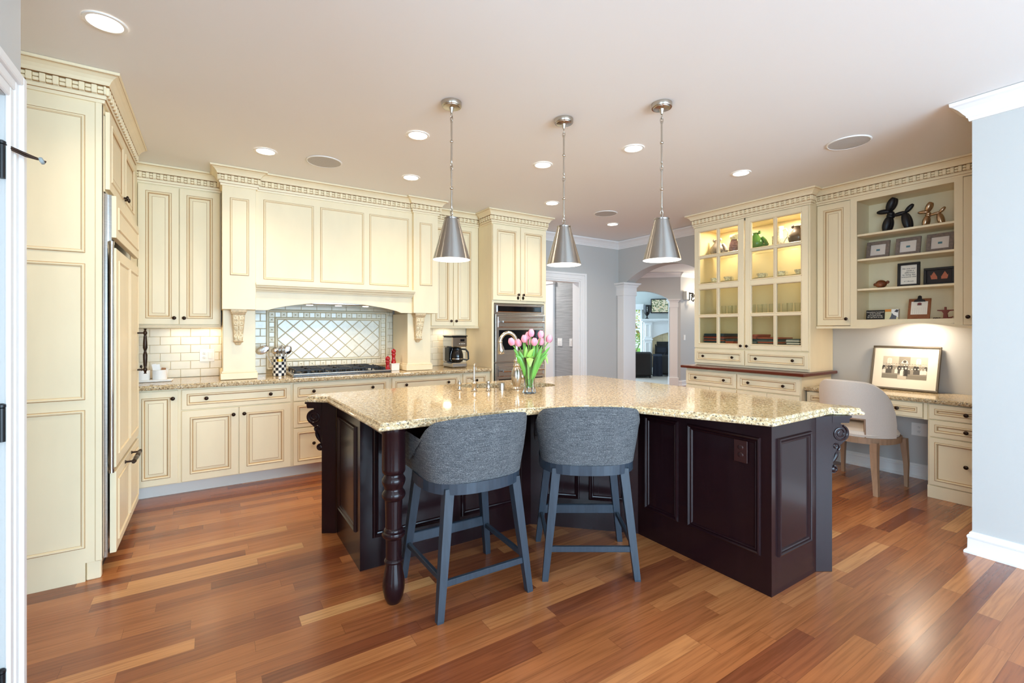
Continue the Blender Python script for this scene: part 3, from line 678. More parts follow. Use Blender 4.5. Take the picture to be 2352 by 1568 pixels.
def subway(m, x0, x1, z0, z1, y, mi, off=0, w=.152, h=.0755):
    k = 0; z = z0
    while z < z1-.004:
        x = x0-w+(off+(k % 2)*w/2) % w
        while x < x1:
            p = clip([(x, z), (x+w, z), (x+w, z+h), (x, z+h)], x0, x1, z0, z1)
            if p: tile(m, p, y, mi, .003, .0045, .0012 if mi == 1 else .002)
            x += w
        z += h; k += 1
YB = 5.298
m = M(); m.box(-.6, .079, YB-.004, 5.2995, .915, 1.398, 0); subway(m, -.6, .079, .916, 1.398, YB-.004, 1, .05); m.box(2.03, 2.72, YB-.004, 5.2995, .915, 1.398, 0); subway(m, 2.03, 2.72, .916, 1.398, YB-.004, 1)
m.box(.33, 1.765, YB-.004, 5.2995, .915, 1.66, 0)
subway(m, .33, .46, .916, 1.56, YB-.004, 2, .0); subway(m, 1.70, 1.765, .916, 1.56, YB-.004, 2, .03); subway(m, .33, 1.765, 1.565, 1.66, YB-.004, 1)
# framed diamond panel
def pencil(x0, x1, z0, z1, r=.009):
    q = YB-.009
    for a, b in (((x0, z0), (x1, z0)), ((x0, z1), (x1, z1)), ((x0, z0), (x0, z1)), ((x1, z0), (x1, z1))): m.tube([(a[0], q, a[1]), (b[0], q, b[1])], r, 8, 1)
X0, X1, Z0, Z1 = .472, 1.695, .962, 1.552
pencil(X0, X1, Z0, Z1); pencil(X0+.078, X1-.078, Z0+.078, Z1-.078, .008)
def mosaic(x, z, s, deco):
    tile(m, [(x, z), (x+s, z), (x+s, z+s), (x, z+s)], YB-.004, 1 if deco else 2, .004, .005, .0022)
    if deco:
        for q in range(4):
            a = pi/4+q*pi/2; c = (x+s/2+cos(a)*s*.22, z+s/2+sin(a)*s*.22); m.ell((c[0], YB-.010, c[1]), (.009, .003, .009), 6, 1)
            m.ell((x+s/2, YB-.010, z+s/2), (.005, .004, .005), 6, 0)
s_ = .0535; k = 0; x = X0+.012
nx = int((X1-X0-.024)/s_); sx = (X1-X0-.024)/nx
for i in range(nx):
    mosaic(X0+.012+i*sx, Z1-.012-sx, sx, i % 2 == 0); mosaic(X0+.012+i*sx, Z0+.012, sx, i % 2 == 1)
nz = 9; sz = (Z1-Z0-.024-2*sx)/nz
for i in range(nz):
    for xx in (X0+.012, X1-.012-sx): mosaic(xx, Z0+.012+sx+i*sz, min(sx, sz), i % 2 == 0)
ax0, ax1, az0, az1 = X0+.088, X1-.088, Z0+.088, Z1-.088
d = .1045/sqrt(2)*1.0; nxd = 7; dx = (ax1-ax0)/nxd; dz = (az1-az0)/3.0
for i in range(-1, 2*nxd+2):
    for j in range(-1, 8):
        if (i+j) % 2: continue
        cx, cz = ax0+i*dx/2, az0+j*dz/2
        p = clip([(cx, cz-dz/2), (cx+dx/2, cz), (cx, cz+dz/2), (cx-dx/2, cz)], ax0, ax1, az0, az1)
        if p: tile(m, p, YB-.004, 2, .004, .005, .0028)
tag(m.build('backsplash', [GROUT, CREAMTILE, GREYTILE], base=(1.07, 5.298, .916)), 'cream subway tile backsplash with framed diamond tile panel behind the cooktop', 'backsplash')
def outlet(name, label, cat, T, w=.072, h=.116, rocker=False, both=False, M0=None):
    t = thing(name, label, cat, tuple(T.translation))
    m = M(); m.box(-w/2, w/2, -.005, 0, -h/2, h/2, 0, .003, T); p = m.build('plate', M0 or WHITEPL, t)
    def recep(xo):
        m = M()
        for z in (-.02, .02): m.ell((xo, -.0055, z), (.0165, .0025, .0145), 16, 0, T)
        r = m.build('receptacle', M0 or WHITEPL, t); m = M()
        for z in (-.02, .02):
            m.box(xo-.0065, xo-.0045, -.0088, -.0068, z, z+.007, 0, 0, T); m.box(xo+.0045, xo+.0065, -.0088, -.0068, z, z+.007, 0, 0, T); m.ell((xo, -.0075, z-.006), (.0022, .0012, .0022), 8, 0, T)
        m.build('slot', INK, r)
    if both or not rocker: recep(-.023 if both else 0)
    if both or rocker: M().box(.008 if both else -.016, .040 if both else .016, -.009, -.004, -.033, .033, 0, .002, T).build('rocker', WHITEPL, t)
outlet('wall_outlet', 'white double outlet and switch plate on the cream tiles left of the hood', 'electrical outlet', TR(-.04, 5.288, 1.115), .118, .118, both=True)
# ================================================================ worktop things
t = thing('gas_cooktop', 'six burner steel gas cooktop with black cast iron grates', 'cooktop', (1.09, 4.97, .915))
m = M(); m.box(.625, 1.56, 4.70, 5.22, .916, .944, 0, .006); m.box(.64, 1.545, 4.715, 5.205, .944, .947, 0, .002); m.build('steel_tray', STEELP, t)
for k in range(3):
    x0 = .65+k*.262; x1 = x0+.256
    g = M(); z0, z1 = .968, .984; w = .011
    for y in (4.735, 4.96, 5.185): g.box(x0, x1, y-w/2, y+w/2, z0, z1, 0, .002)
    for x in (x0+w/2, x1-w/2): g.box(x-w/2, x+w/2, 4.735, 5.185, z0, z1, 0, .002)
    for yc in (4.848, 5.072):
        for a in range(4):
            ca, sa = cos(a*pi/2), sin(a*pi/2); xc = (x0+x1)/2
            g.box(xc+ca*.03-.005, xc+ca*.12+.005, yc+sa*.03-.005, yc+sa*.105+.005, z0, z1+.003, 0, .002)
    for x in [x0+w/2+i*(x1-x0-w)/4 for i in range(5)]:
        for y in (4.735, 5.185): g.box(x-w/2, x+w/2, y-w/2, y+w/2, .947, z0+.002, 0, .002)
    for y in (4.80, 4.96, 5.12):
        for x in (x0+w/2, x1-w/2): g.box(x-w/2, x+w/2, y-w/2, y+w/2, .947, z0+.002, 0, .002)
    g.build('grate', IRON, t)
    for yc in (4.848, 5.072):
        M().lathe([(.045, .947), (.045, .953), (.034, .955), (.034, .964), (.028, .967), (0, .967)], 20, 0, TR((x0+x1)/2, yc, 0)).build('burner', BLACK, t)
for k in range(6):
    M().lathe([(.019, 0), (.019, .006), (.015, .008), (.0135, .026), (.011, .029), (0, .029)], 16, 0, TR(1.495, 4.76+k*.078, .947)).build('knob', BLACK, t)
# checked crock with utensils
CHK = bpy.data.materials.new('checked_enamel'); CHK.use_nodes = True; nt, N, L = nodes(CHK)
tc = N.new('ShaderNodeTexCoord'); sp = N.new('ShaderNodeSeparateXYZ'); L.new(tc.outputs['Object'], sp.inputs[0])
an = math_node(nt, 'FLOOR', math_node(nt, 'MULTIPLY', math_node(nt, 'ADD', math_node(nt, 'ARCTAN2', sp.outputs[1], sp.outputs[0]), 3.15), 14/(2*pi)))
zz = math_node(nt, 'FLOOR', math_node(nt, 'MULTIPLY', sp.outputs[2], 1/.0268))
ck = math_node(nt, 'MODULO', math_node(nt, 'ADD', an, math_node(nt, 'ADD', zz, 40)), 2)
L.new(mixc(nt, math_node(nt, 'GREATER_THAN', ck, .5), rgb(26, 32, 44), rgb(240, 236, 226)), N['Principled BSDF'].inputs['Base Color']); N['Principled BSDF'].inputs['Roughness'].default_value = .15
cx, cy = .545, 4.98
t = thing('utensil_crock', 'black and white checked enamel crock holding steel utensils by the cooktop', 'utensil holder', (cx, cy, .916))
M().lathe([(.056, .916), (.060, .918), (.060, 1.101), (.062, 1.104), (.059, 1.106), (.056, 1.103), (.056, .93), (0, .925)], 36, 0, TR(cx, cy, 0)).build('crock', CHK, t)
GOLD = mat('gold_label', rgb(196, 152, 60), .3, metal=.7)
P = [[(cx+.0612*cos(a), cy+.0612*sin(a), z) for z in (1.054, 1.079)] for a in [radians(-118+i*7.0) for i in range(9)]]
M().grid(P, 0).build('name_band', GOLD, t)
def utensil(name, label, x, y, tilt, roll, kind, L=.27):
    T = TR(cx+x, cy+y, .935) @ RZ(roll) @ RY(tilt); m = M()
    m.tube([(0, 0, 0), (0, 0, L*.5), (0, .004, L)], [.004, .0045, .004], 8)
    if kind == 'spoon': m.ell((0, .004, L+.035), (.034, .008, .046), 18)
    if kind == 'ladle': m.ell((0, -.02, L+.01), (.036, .030, .034), 18)
    if kind == 'turner':
        m.prism([(-.015, L-.01), (.015, L-.01), (.034, L+.02), (.034, L+.085), (-.034, L+.085), (-.034, L+.02)], .002, .005, 'y')
    if kind == 'oval': m.ell((-.01, .0, L+.04), (.062, .008, .038), 20)
    if kind == 'whisk':
        for k in range(5):
            a = k*pi/5; m.tube([(cos(a)*.026*sin(pi*i/10), sin(a)*.026*sin(pi*i/10), L+.09*i/10) for i in range(11)], .0014, 5)
            m.tube([(-cos(a)*.026*sin(pi*i/10), -sin(a)*.026*sin(pi*i/10), L+.09*i/10) for i in range(11)], .0014, 5)
    m.v = [T @ p for p in m.v]
    o = m.build(name, STEELP, base=(cx+x, cy+y, .935)); tag(o, label, 'kitchen utensil', 'utensils in the checked crock'); return o
utensil('skimmer', 'wide oval steel skimmer leaning furthest left in the checked crock', -.02, .0, radians(-26), radians(-10), 'oval', .22)
utensil('ladle', 'small round steel ladle in front in the checked crock', -.005, -.02, radians(-9), 0, 'ladle', .215)
utensil('serving_spoon', 'steel serving spoon leaning furthest right in the checked crock', .02, -.005, radians(14), radians(5), 'spoon', .20)
utensil('slotted_turner', 'upright steel turner at the back of the checked crock', .008, .02, radians(6), radians(-20), 'turner', .18)
utensil('whisk', 'steel wire whisk between ladle and spoon in the checked crock', .012, .012, radians(3), radians(30), 'whisk', .19)
# salt and pepper mills, white box
def mill(x, y, z0, label):
    t = thing('pepper_mill', label, 'pepper mill', (x, y, z0), group='red mills')
    M().lathe([(.026, 0), (.027, .004), (.027, .02), (.022, .03), (.019, .05), (.018, .068), (.022, .085), (.025, .095), (.022, .103), (.018, .108)], 24, 0, TR(x, y, z0)).build('body', RED, t)
    M().lathe([(.018, .108), (.024, .114), (.026, .125), (.025, .138), (.018, .148), (.008, .152), (.006, .155)], 24, 0, TR(x, y, z0)).build('head', RED, t)
    M().lathe([(.005, .155), (.008, .16), (.007, .166), (0, .168)], 14, 0, TR(x, y, z0)).build('finial', STEELP, t)
mill(1.60, 4.96, .916, 'red lacquered pepper mill standing on the worktop by the cooktop')
mill(1.672, 4.98, .992, 'red lacquered pepper mill standing on the small white box')
t = thing('tissue_box', 'small white box beneath the taller red mill', 'box', (1.672, 4.96, .916)); M().box(1.63, 1.716, 4.915, 5.02, .916, .985, 0, .003).build('box', WHITE, t); M().box(1.627, 1.719, 4.912, 5.023, .98, .992, 0, .003).build('lid', WHITE, t)
# coffee maker
cx, cy = 2.42, 4.99
t = thing('coffee_maker', 'stainless drip coffee maker with glass carafe on the worktop', 'coffee maker', (cx, cy, .916))
m = M(); m.box(cx-.10, cx+.10, cy-.13, cy+.13, .917, .975, 0, .012); m.build('base', STEEL, t)
M().box(cx-.10, cx+.10, cy+.03, cy+.13, .975, 1.155, 0, .008).build('water_tank', STEEL, t)
m = M(); m.box(cx-.10, cx+.10, cy-.13, cy+.13, 1.155, 1.278, 0, .012); hd = m.build('brew_head', STEELP, t)
M().box(cx-.102, cx+.102, cy-.132, cy+.132, 1.278, 1.29, 0, .005).build('lid', BLACK, t)
M().box(cx-.105, cx-.098, cy-.06, cy+.06, .99, 1.15, 0, .003).build('side_window', BLACK, t)
M().box(cx+.005, cx+.06, cy-.1335, cy-.128, 1.22, 1.25, 0, .002).build('display', OVENGLASS, hd)
for k in range(4): M().lathe([(.005, 0), (.005, .003), (0, .004)], 10, 0, TR(cx-.005+k*.022, cy-.13, 1.195) @ RX(pi/2)).build('button', WHITEPL, hd)
m = M(); m.lathe([(.04, .978), (.068, .985), (.076, 1.02), (.074, 1.07), (.06, 1.115), (.052, 1.125)], 28, 0, TR(cx, cy-.05, 0)); cf = m.build('carafe', mat('coffee_glass', rgb(24, 22, 22), .05), t)
M().lathe([(.074, 1.012), (.0775, 1.014), (.0775, 1.024), (.074, 1.026)], 28, 0, TR(cx, cy-.05, 0), caps=False).build('steel_band', STEELP, cf)
M().lathe([(.055, 1.12), (.056, 1.14), (.03, 1.15), (0, 1.15)], 24, 0, TR(cx, cy-.05, 0)).build('lid', BLACK, cf)
m = M(); m.tube([(cx+.05, cy-.06, 1.13), (cx+.10, cy-.085, 1.125), (cx+.125, cy-.095, 1.09), (cx+.13, cy-.095, 1.01), (cx+.112, cy-.09, 1.0), (cx+.07, cy-.075, 1.01)], [.010, .011, .011, .010, .009, .008], 10); m.build('handle', BLACK, cf)
# white tray with two canisters near the refrigerator
t = thing('condiment_tray', 'white tray with small white pots beside the refrigerator', 'tray', (-.42, 5.02, .916)); m = M(); m.box(-.58, -.29, 4.93, 5.12, .917, .926, 0, .004); m.box(-.58, -.29, 4.93, 4.937, .926, .934, 0, .003); m.build('tray', WHITE, t)
for (x, lb) in ((-.50, 'white pot on the tray, nearest the refrigerator'), (-.38, 'white pot holding sweetener packets on the tray')):
    m = M(); m.lathe([(.05, .927), (.052, .93), (.053, 1.01), (.049, 1.012), (.047, .94), (0, .935)], 28, 0, TR(x, 5.03, 0)); tag(m.build('pot', WHITE, base=(x, 5.03, .927)), lb, 'pot', 'pots on the white tray')
for k in range(5):
    a = [-.24, -.1, .05, .2, .32][k]; cl = [WHITE, WHITE, PAPER, mat('brown_packet', rgb(168, 112, 66), .6), PAPER][k]
    T = TR(-.40+.012*k, 5.02+.008*(k % 3), .94) @ RY(a*.7); o = M().box(-.016, .016, -.001, .001, 0, [.125, .12, .095, .09, .085][k], 0, 0, T).build('sweetener_packet', cl, base=(-.4+.012*k, 5.02, .94))
    tag(o, ['tall white sweetener packet leaning left in the pot', 'tall white sweetener packet second from the left in the pot', 'short cream sweetener packet in the middle of the pot', 'brown sugar packet in the white pot', 'short cream sweetener packet at the right rim of the pot'][k], 'packet', 'sweetener packets')
t = thing('spoon', 'small bronze spoon standing in the white pot by the refrigerator', 'spoon', (-.50, 5.03, .94)); M().tube([(-.5, 5.03, .945), (-.505, 5.03, 1.03)], .003, 8).ell((-.507, 5.03, 1.045), (.009, .004, .014), 12).build('handle', BRONZE, t)
# ================================================================ island
t = thing('kitchen_island', 'dark espresso L-shaped kitchen island with panelled sides and turned leg', 'kitchen island', (1.8, 2.6, 0))
body = [(.698, 2.655), (1.872, 2.655), (2.385, 2.142), (2.385, 1.262), (2.85, 1.262), (2.92, 1.33), (2.92, 3.31), (2.85, 3.38), (.84, 3.38), (.698, 3.235)]
TOPZ = .875
m = M(); n_ = len(body)
def inset_poly(poly, d):
    out = []; n = len(poly)
    for i in range(n):
        p0, p1, p2 = Vector(poly[i-1]), Vector(poly[i]), Vector(poly[(i+1) % n]); e1 = (p1-p0).normalized(); e2 = (p2-p1).normalized()
        n1 = Vector((-e1.y, e1.x)); n2 = Vector((-e2.y, e2.x)); out.append(p1+(n1+n2)/max(.35, 1+n1.dot(n2))*d)
    return out
bi = inset_poly(body, .02)
m.grid([[(p[0], p[1], 0), (p[0], p[1], TOPZ), (q[0], q[1], TOPZ), (q[0], q[1], 0)] for p, q in zip(body, bi)], 0, closed_u=True, sm=False); m.build('body', DARKWOOD, t)
IPR = [(0, .003, 0), (0, -.001, 0), (.004, -.012, 0), (.010, -.014, 0), (.016, -.010, 0), (.020, -.004, 0), (.024, -.008, 0), (.030, -.006, 0), (.036, .002, 0), (.05, .0025, 0)]
def ipanel(p, q, spans, z0, z1):
    """panels on the vertical face from p to q (left to right seen from outside); spans in metres along it"""
    a = math.atan2(q[1]-p[1], q[0]-p[0]); T = TR(p[0], p[1], 0) @ RZ(a); m = M()
    for (s0, s1) in spans: m.rings(s0, s1, z0, z1, -.0005, IPR, T)
    return m.build('panel', DARKWOOD, t)
ipanel((.698, 3.235), (.698, 2.655), [(.075, .50)], .19, .80)
ipanel((.698, 2.655), (1.872, 2.655), [(.07, .56), (.63, 1.10)], .17, .80)
ipanel((1.872, 2.655), (2.385, 2.142), [(.10, .34), (.40, .65)], .20, .80)
ipanel((2.385, 2.142), (2.385, 1.262), [(.06, .32), (.385, .825)], .19, .80)
ipanel((2.385, 1.262), (2.85, 1.262), [(.055, .40)], .19, .80)
# corner posts with scroll corbels
def post(px, py, a, cdir):
    T = TR(px, py, 0) @ RZ(a); m = M(); m.box(0, .095, 0, .09, 0, TOPZ, 0, .002, T); m.build('corner_post', DARKWOOD, t)
    # corbel grows along +x (cdir = 1) or -x (cdir = -1) of the post frame
    m = M(); x0 = .095 if cdir > 0 else 0
    def X(v): return x0+cdir*v
    def pr(pts, y0, y1): m.prism([(X(u), z) for u, z in pts], y0, y1, 'y', 0, T)
    pr([(0, .835), (.095, .835), (.10, .852), (.10, .862), (.112, .866), (.112, TOPZ), (0, TOPZ)], .0, .09)
    pr([(0, .835), (.06, .835)]+arc(.055, .775, .05, pi/2, -1.0, 16)+[(.045, .70), (.022, .66), (.012, .62), (.014, .585), (0, .58)], .012, .078)
    pr(arc(.016, .572, .022, pi/2, -pi/2, 12)+[(0, .55), (0, .594)], .012, .078)
    for (cx_, cz, r0, turn, sg, ph) in ((.052, .775, .046, 1.9, 1, 1.2), (.016, .572, .020, 1.2, 1, 1.6), (.03, .70, .022, 1.1, -1, -1)):
        for y in (.012, .078):
            pts = []; rr = []
            for i in range(29):
                u = i/28; an = ph-sg*turn*2*pi*u; q = r0*(1-.8*u); pts.append(T @ Vector((X(cx_+q*cos(an)), y, cz+q*sin(an)))); rr.append(.0065*(1-.4*u))
            m.tube(pts, rr, 7)
    for k in range(3):
        pts = [T @ Vector((X(.008+.035*sin(pi*i/10)*(1-.2*k)), .045+(.02*(k-1)), .735-.14*i/10)) for i in range(11)]
        m.tube(pts, [.004+.007*sin(pi*i/10) for i in range(11)], 7)
    for y in (.012, .078): m.ell((0, 0, 0), (.016, .008, .016), 12, 0, T @ TR(X(.012), y, .572))
    m.build('corbel', DARKWOOD, t)
post(2.846, 1.262, radians(-32), 1)
pa = radians(-32); post(.698-.095*cos(pa)-.004, 3.240-.095*sin(pa), pa, -1)
LEG = [(.030, 0), (.034, .004), (.045, .03), (.053, .065), (.055, .09), (.052, .12), (.044, .16), (.039, .19), (.037, .200), (.045, .204), (.047, .212), (.043, .22), (.0385, .224), (.0385, .30), (.0395, .320), (.045, .325), (.055, .334), (.058, .344), (.055, .354), (.047, .358), (.048, .363), (.044, .372), (.040, .375), (.0405, .42), (.0425, .50), (.043, .512), (.048, .517), (.056, .528), (.058, .540), (.055, .552), (.047, .562), (.0445, .57), (.047, .578), (.054, .592), (.058, .606), (.057, .618), (.05, .630), (.047, .634), (.047, .643), (.053, .648), (.0565, .656), (.0575, .67), (.0575, .845), (.06, .85), (.06, TOPZ)]
M().lathe(LEG, 40, 0, TR(.762, 2.268, 0)).build('leg', DARKWOOD, t)
m = M(); m.box(.735, .79, 2.295, 2.655, .82, TOPZ); m.build('apron', DARKWOOD, t)
t2 = outlet('island_outlet', 'dark brown outlet plate on the island panel facing the stools', 'electrical outlet', TR(2.377, 1.42, .71) @ RZ(-pi/2), .075, .118, M0=mat('brown_plastic', rgb(52, 26, 24), .3))
# granite top with sink cut-outs
TOP = [(.672, 2.19), (1.45, 2.165), (1.58, 2.145), (1.72, 2.10), (1.85, 2.035), (1.97, 1.95), (2.07, 1.845), (2.345, 1.238), (2.955, 1.243), (3.085, 1.135), (3.14, 1.21), (3.095, 1.30), (3.095, 3.37), (2.97, 3.48), (.735, 3.44), (.60, 3.435), (.535, 3.345), (.648, 3.245)]
def offset(poly, d):
    out = []; n = len(poly)
    for i in range(n):
        p0, p1, p2 = Vector(poly[i-1]), Vector(poly[i]), Vector(poly[(i+1) % n])
        e1 = (p1-p0).normalized(); e2 = (p2-p1).normalized(); n1 = Vector((e1.y, -e1.x)); n2 = Vector((e2.y, -e2.x))
        out.append(p1+(n1+n2)/max(.35, 1+n1.dot(n2))*d)
    return out
SC = TR(1.985, 3.13, 0) @ RZ(radians(-27))
def bowl(x0, x1, w0, w1, left):
    n = 12; pts = []
    if left: pts = [(x1, -w1)]+[(x1, w1)]+[(x0+(x1-x0)*(1-sin(a)), w1*cos(a)) for a in [pi/2*i/n*.0+pi*i/n/2 for i in range(0, n+1)]][1:]
    return pts
def bowlpoly(sgn):
    pts = []; n = 22
    for i in range(n+1):
        a = -pi/2+pi*i/n; pts.append((sgn*(.035+.345*abs(cos(a))**.8), .165*math.copysign(abs(sin(a))**.75, sin(a))))
    out = [SC @ Vector((x, y, 0)) for x, y in pts]
    if sgn < 0: out = out[::-1]
    return [(p.x, p.y) for p in out]
HOLES = [bowlpoly(-1), bowlpoly(1)]
prof = [(-.006, .9145), (-.0015, .9125), (.001, .908), (.001, .902), (.003, .899), (.010, .896), (.0135, .891), (.0135, .884), (.011, .8785), (.006, .876), (-.02, .876)]
bm = bmesh.new()
def loop(pts, z): return [bm.verts.new((p[0], p[1], z)) for p in pts]
lo = loop(offset(TOP, prof[0][0]), .915); es = [bm.edges.new((lo[i], lo[(i+1) % len(lo)])) for i in range(len(lo))]
hl = []
for hpoly in HOLES:
    q = loop(hpoly, .915); hl.append(q); es += [bm.edges.new((q[i], q[(i+1) % len(q)])) for i in range(len(q))]
bmesh.ops.triangle_fill(bm, use_beauty=True, edges=es)
prev = lo
for (d, z) in prof[1:]:
    cur = loop(offset(TOP, d), z)
    for i in range(len(cur)): j = (i+1) % len(cur); bm.faces.new((prev[i], prev[j], cur[j], cur[i]))
    prev = cur
for q in hl:
    low = [bm.verts.new((v.co.x, v.co.y, .876)) for v in q]
    for i in range(len(q)): j = (i+1) % len(q); bm.faces.new((q[i], q[j], low[j], low[i]))
m = M(); bm.verts.index_update(); m.add([tuple(v.co) for v in bm.verts], [[v.index for v in f.verts] for f in bm.faces]); bm.free()
tag(m.build('island_worktop', GRANITE, base=(1.85, 2.6, .877)), 'polished speckled granite island top with ogee edge', 'worktop')
t = thing('sink', 'stainless double bowl undermount sink in the island top', 'sink', (1.985, 3.13, .70))
for q in HOLES:
    m = M(); c = Vector((sum(p[0] for p in q)/len(q), sum(p[1] for p in q)/len(q))); P = []
    for (k, z) in ((1.03, .874), (1.0, .87), (.97, .78), (.92, .745), (.5, .738), (.02, .736)): P.append([(c.x+(p[0]-c.x)*k, c.y+(p[1]-c.y)*k, z) for p in q])
    m.grid([list(r) for r in zip(*P)], 0, closed_u=True); b = m.build('bowl', STEEL, t); M().lathe([(.03, .737), (.032, .741), (.02, .742), (0, .739)], 18, 0, TR(c.x, c.y, 0)).build('drain', STEELP, b)
Z0 = .916
# main gooseneck faucet
fx, fy = 1.905, 2.885
t = thing('kitchen_faucet', 'tall brushed nickel gooseneck kitchen faucet with side lever', 'faucet', (fx, fy, Z0))
M().lathe([(.034, 0), (.035, .006), (.030, .014), (.026, .02), (.030, .034), (.038, .075), (.040, .10), (.036, .135), (.026, .158), (.022, .164), (.026, .17), (.027, .178), (.021, .184), (.018, .20), (.022, .206), (.022, .214), (.016, .222)], 28, 0, TR(fx, fy, Z0)).build('body', NICKEL, t)
dv = (-.80, .25); n = 22; pts = [(fx, fy, Z0+.215), (fx, fy, Z0+.34)]; R_ = .076
for i in range(1, n+1):
    a = pi*.93*i/n; pts.append((fx+dv[0]*R_*(1-cos(a)), fy+dv[1]*R_*(1-cos(a)), Z0+.34+R_*1.05*sin(a)))
M().tube(pts, [.0135]*len(pts), 14).build('spout', NICKEL, t)
e = pts[-1]; T = TR(*e) @ RY(radians(-172)) ; M().lathe([(.014, -.004), (.017, 0), (.017, .008), (.014, .012), (.016, .03), (.024, .055), (.026, .075), (.024, .085), (.027, .088), (.024, .094)], 22, 0, TR(e[0], e[1], e[2]) @ RX(pi) @ RY(.12)).build('spray_head', NICKEL, t)
m = M(); m.lathe([(.014, 0), (.016, .006), (.014, .02), (.018, .024), (.018, .034), (.01, .04)], 18, 0, TR(fx+.034, fy-.01, Z0+.09) @ RY(pi/2)); m.tube([(fx+.07, fy-.01, Z0+.09), (fx+.085, fy-.012, Z0+.12), (fx+.09, fy-.014, Z0+.15)], [.005, .006, .007], 8); m.build('lever', NICKEL, t)
fx, fy = 1.585, 2.955
t = thing('water_dispenser', 'slim nickel filtered water tap with curved spout at the left of the sink', 'faucet', (fx, fy, Z0))
M().lathe([(.022, 0), (.023, .005), (.018, .01), (.018, .05), (.021, .054), (.021, .06), (.012, .068), (.009, .08)], 20, 0, TR(fx, fy, Z0)).build('body', NICKEL, t)
pts = [(fx, fy, Z0+.075), (fx, fy, Z0+.165)]+[(fx+.016*(1-cos(a)), fy+.016*(1-cos(a)), Z0+.165+.03*sin(a)) for a in [pi*i/12 for i in range(1, 13)]]+[(fx+.033, fy+.033, Z0+.15)]
M().tube(pts, .0065, 10).build('spout', NICKEL, t); M().tube([(fx-.008, fy, Z0+.085), (fx-.03, fy-.005, Z0+.09)], .004, 8).build('lever', NICKEL, t)
fx, fy = 1.685, 2.925
t = thing('soap_dispenser', 'short nickel soap dispenser with waisted body by the sink', 'soap dispenser', (fx, fy, Z0))
M().lathe([(.020, 0), (.021, .005), (.016, .01), (.018, .025), (.017, .04), (.011, .05), (.010, .054)], 20, 0, TR(fx, fy, Z0)).build('body', NICKEL, t)
M().lathe([(.010, .054), (.018, .06), (.017, .068), (0, .072)], 20, 0, TR(fx, fy, Z0)).tube([(fx, fy, Z0+.064), (fx+.02, fy+.035, Z0+.066)], .005, 8).build('pump_head', NICKEL, t)
fx, fy = 1.785, 2.90
tag(M().lathe([(.022, 0), (.022, .05), (.020, .054), (.0, .055)], 24, 0, TR(fx, fy, Z0)).build('air_gap_cap', NICKEL, base=(fx, fy, Z0)), 'plain nickel air gap cylinder beside the soap dispenser', 'air gap')
fx, fy = 1.52, 3.06
t = thing('side_sprayer', 'small nickel side sprayer standing behind the water tap', 'sprayer', (fx, fy, Z0)); M().lathe([(.017, 0), (.018, .004), (.012, .01), (.010, .03)], 16, 0, TR(fx, fy, Z0)).build('holder', NICKEL, t); M().lathe([(.010, .03), (.013, .045), (.012, .06), (.007, .068), (.006, .075)], 16, 0, TR(fx, fy, Z0)).build('spray_head', NICKEL, t)
# vase of tulips
vx, vy = 1.865, 2.66
t = thing('vase', 'fluted clear glass vase holding pink tulips on the island', 'vase', (vx, vy, Z0))
def flute(prof, n=40, k=10, amp=.06):
    P = []
    for i in range(n):
        a = 2*pi*i/n; P.append([(vx+r*(1+amp*cos(k*a))*cos(a), vy+r*(1+amp*cos(k*a))*sin(a), Z0+z) for r, z in prof])
    return P
m = M(); m.grid(flute([(.0001, .001), (.045, .001), (.044, .010), (.037, .03), (.034, .05), (.036, .10), (.046, .17), (.071, .25), (.069, .252), (.043, .17), (.033, .10), (.031, .055), (.0001, .045)]), 0, closed_u=True); m.build('glass_body', VASEGLASS, t)
STEMM = mat('tulip_stem', rgb(112, 160, 62), .5); LEAFM = mat('tulip_leaf', rgb(104, 164, 66), .4, noise=.35, nscale=(60, 60, 8)); LEAF2 = mat('pale_tulip_leaf', rgb(150, 200, 90), .4); PINK = mat('tulip_petal', rgb(236, 158, 178), .5, noise=.3, nscale=(50, 50, 14))
def blade(m, p0, p1, p2, w, mi=0):
    P = []; n = 12
    for i in range(n+1):
        u = i/n; p = Vector(p0)*(1-u)**2+Vector(p1)*2*u*(1-u)+Vector(p2)*u*u; d = (Vector(p1)-Vector(p0))*(1-u)+(Vector(p2)-Vector(p1))*u; d.normalize()
        side = d.cross(Vector((.54, .84, .1))).normalized(); nn = side.cross(d); ww = w*(sin(pi*(.12+.88*u))**.7)*(1 if u < 1 else .05)
        P.append([p-side*ww+nn*ww*.35, p-side*ww*.5+nn*ww*.08, p, p+side*ww*.5+nn*ww*.08, p+side*ww+nn*ww*.35])
    m.grid(P, mi); m.grid([[q-Vector((.0006, .0009, 0)) for q in r] for r in P], mi)
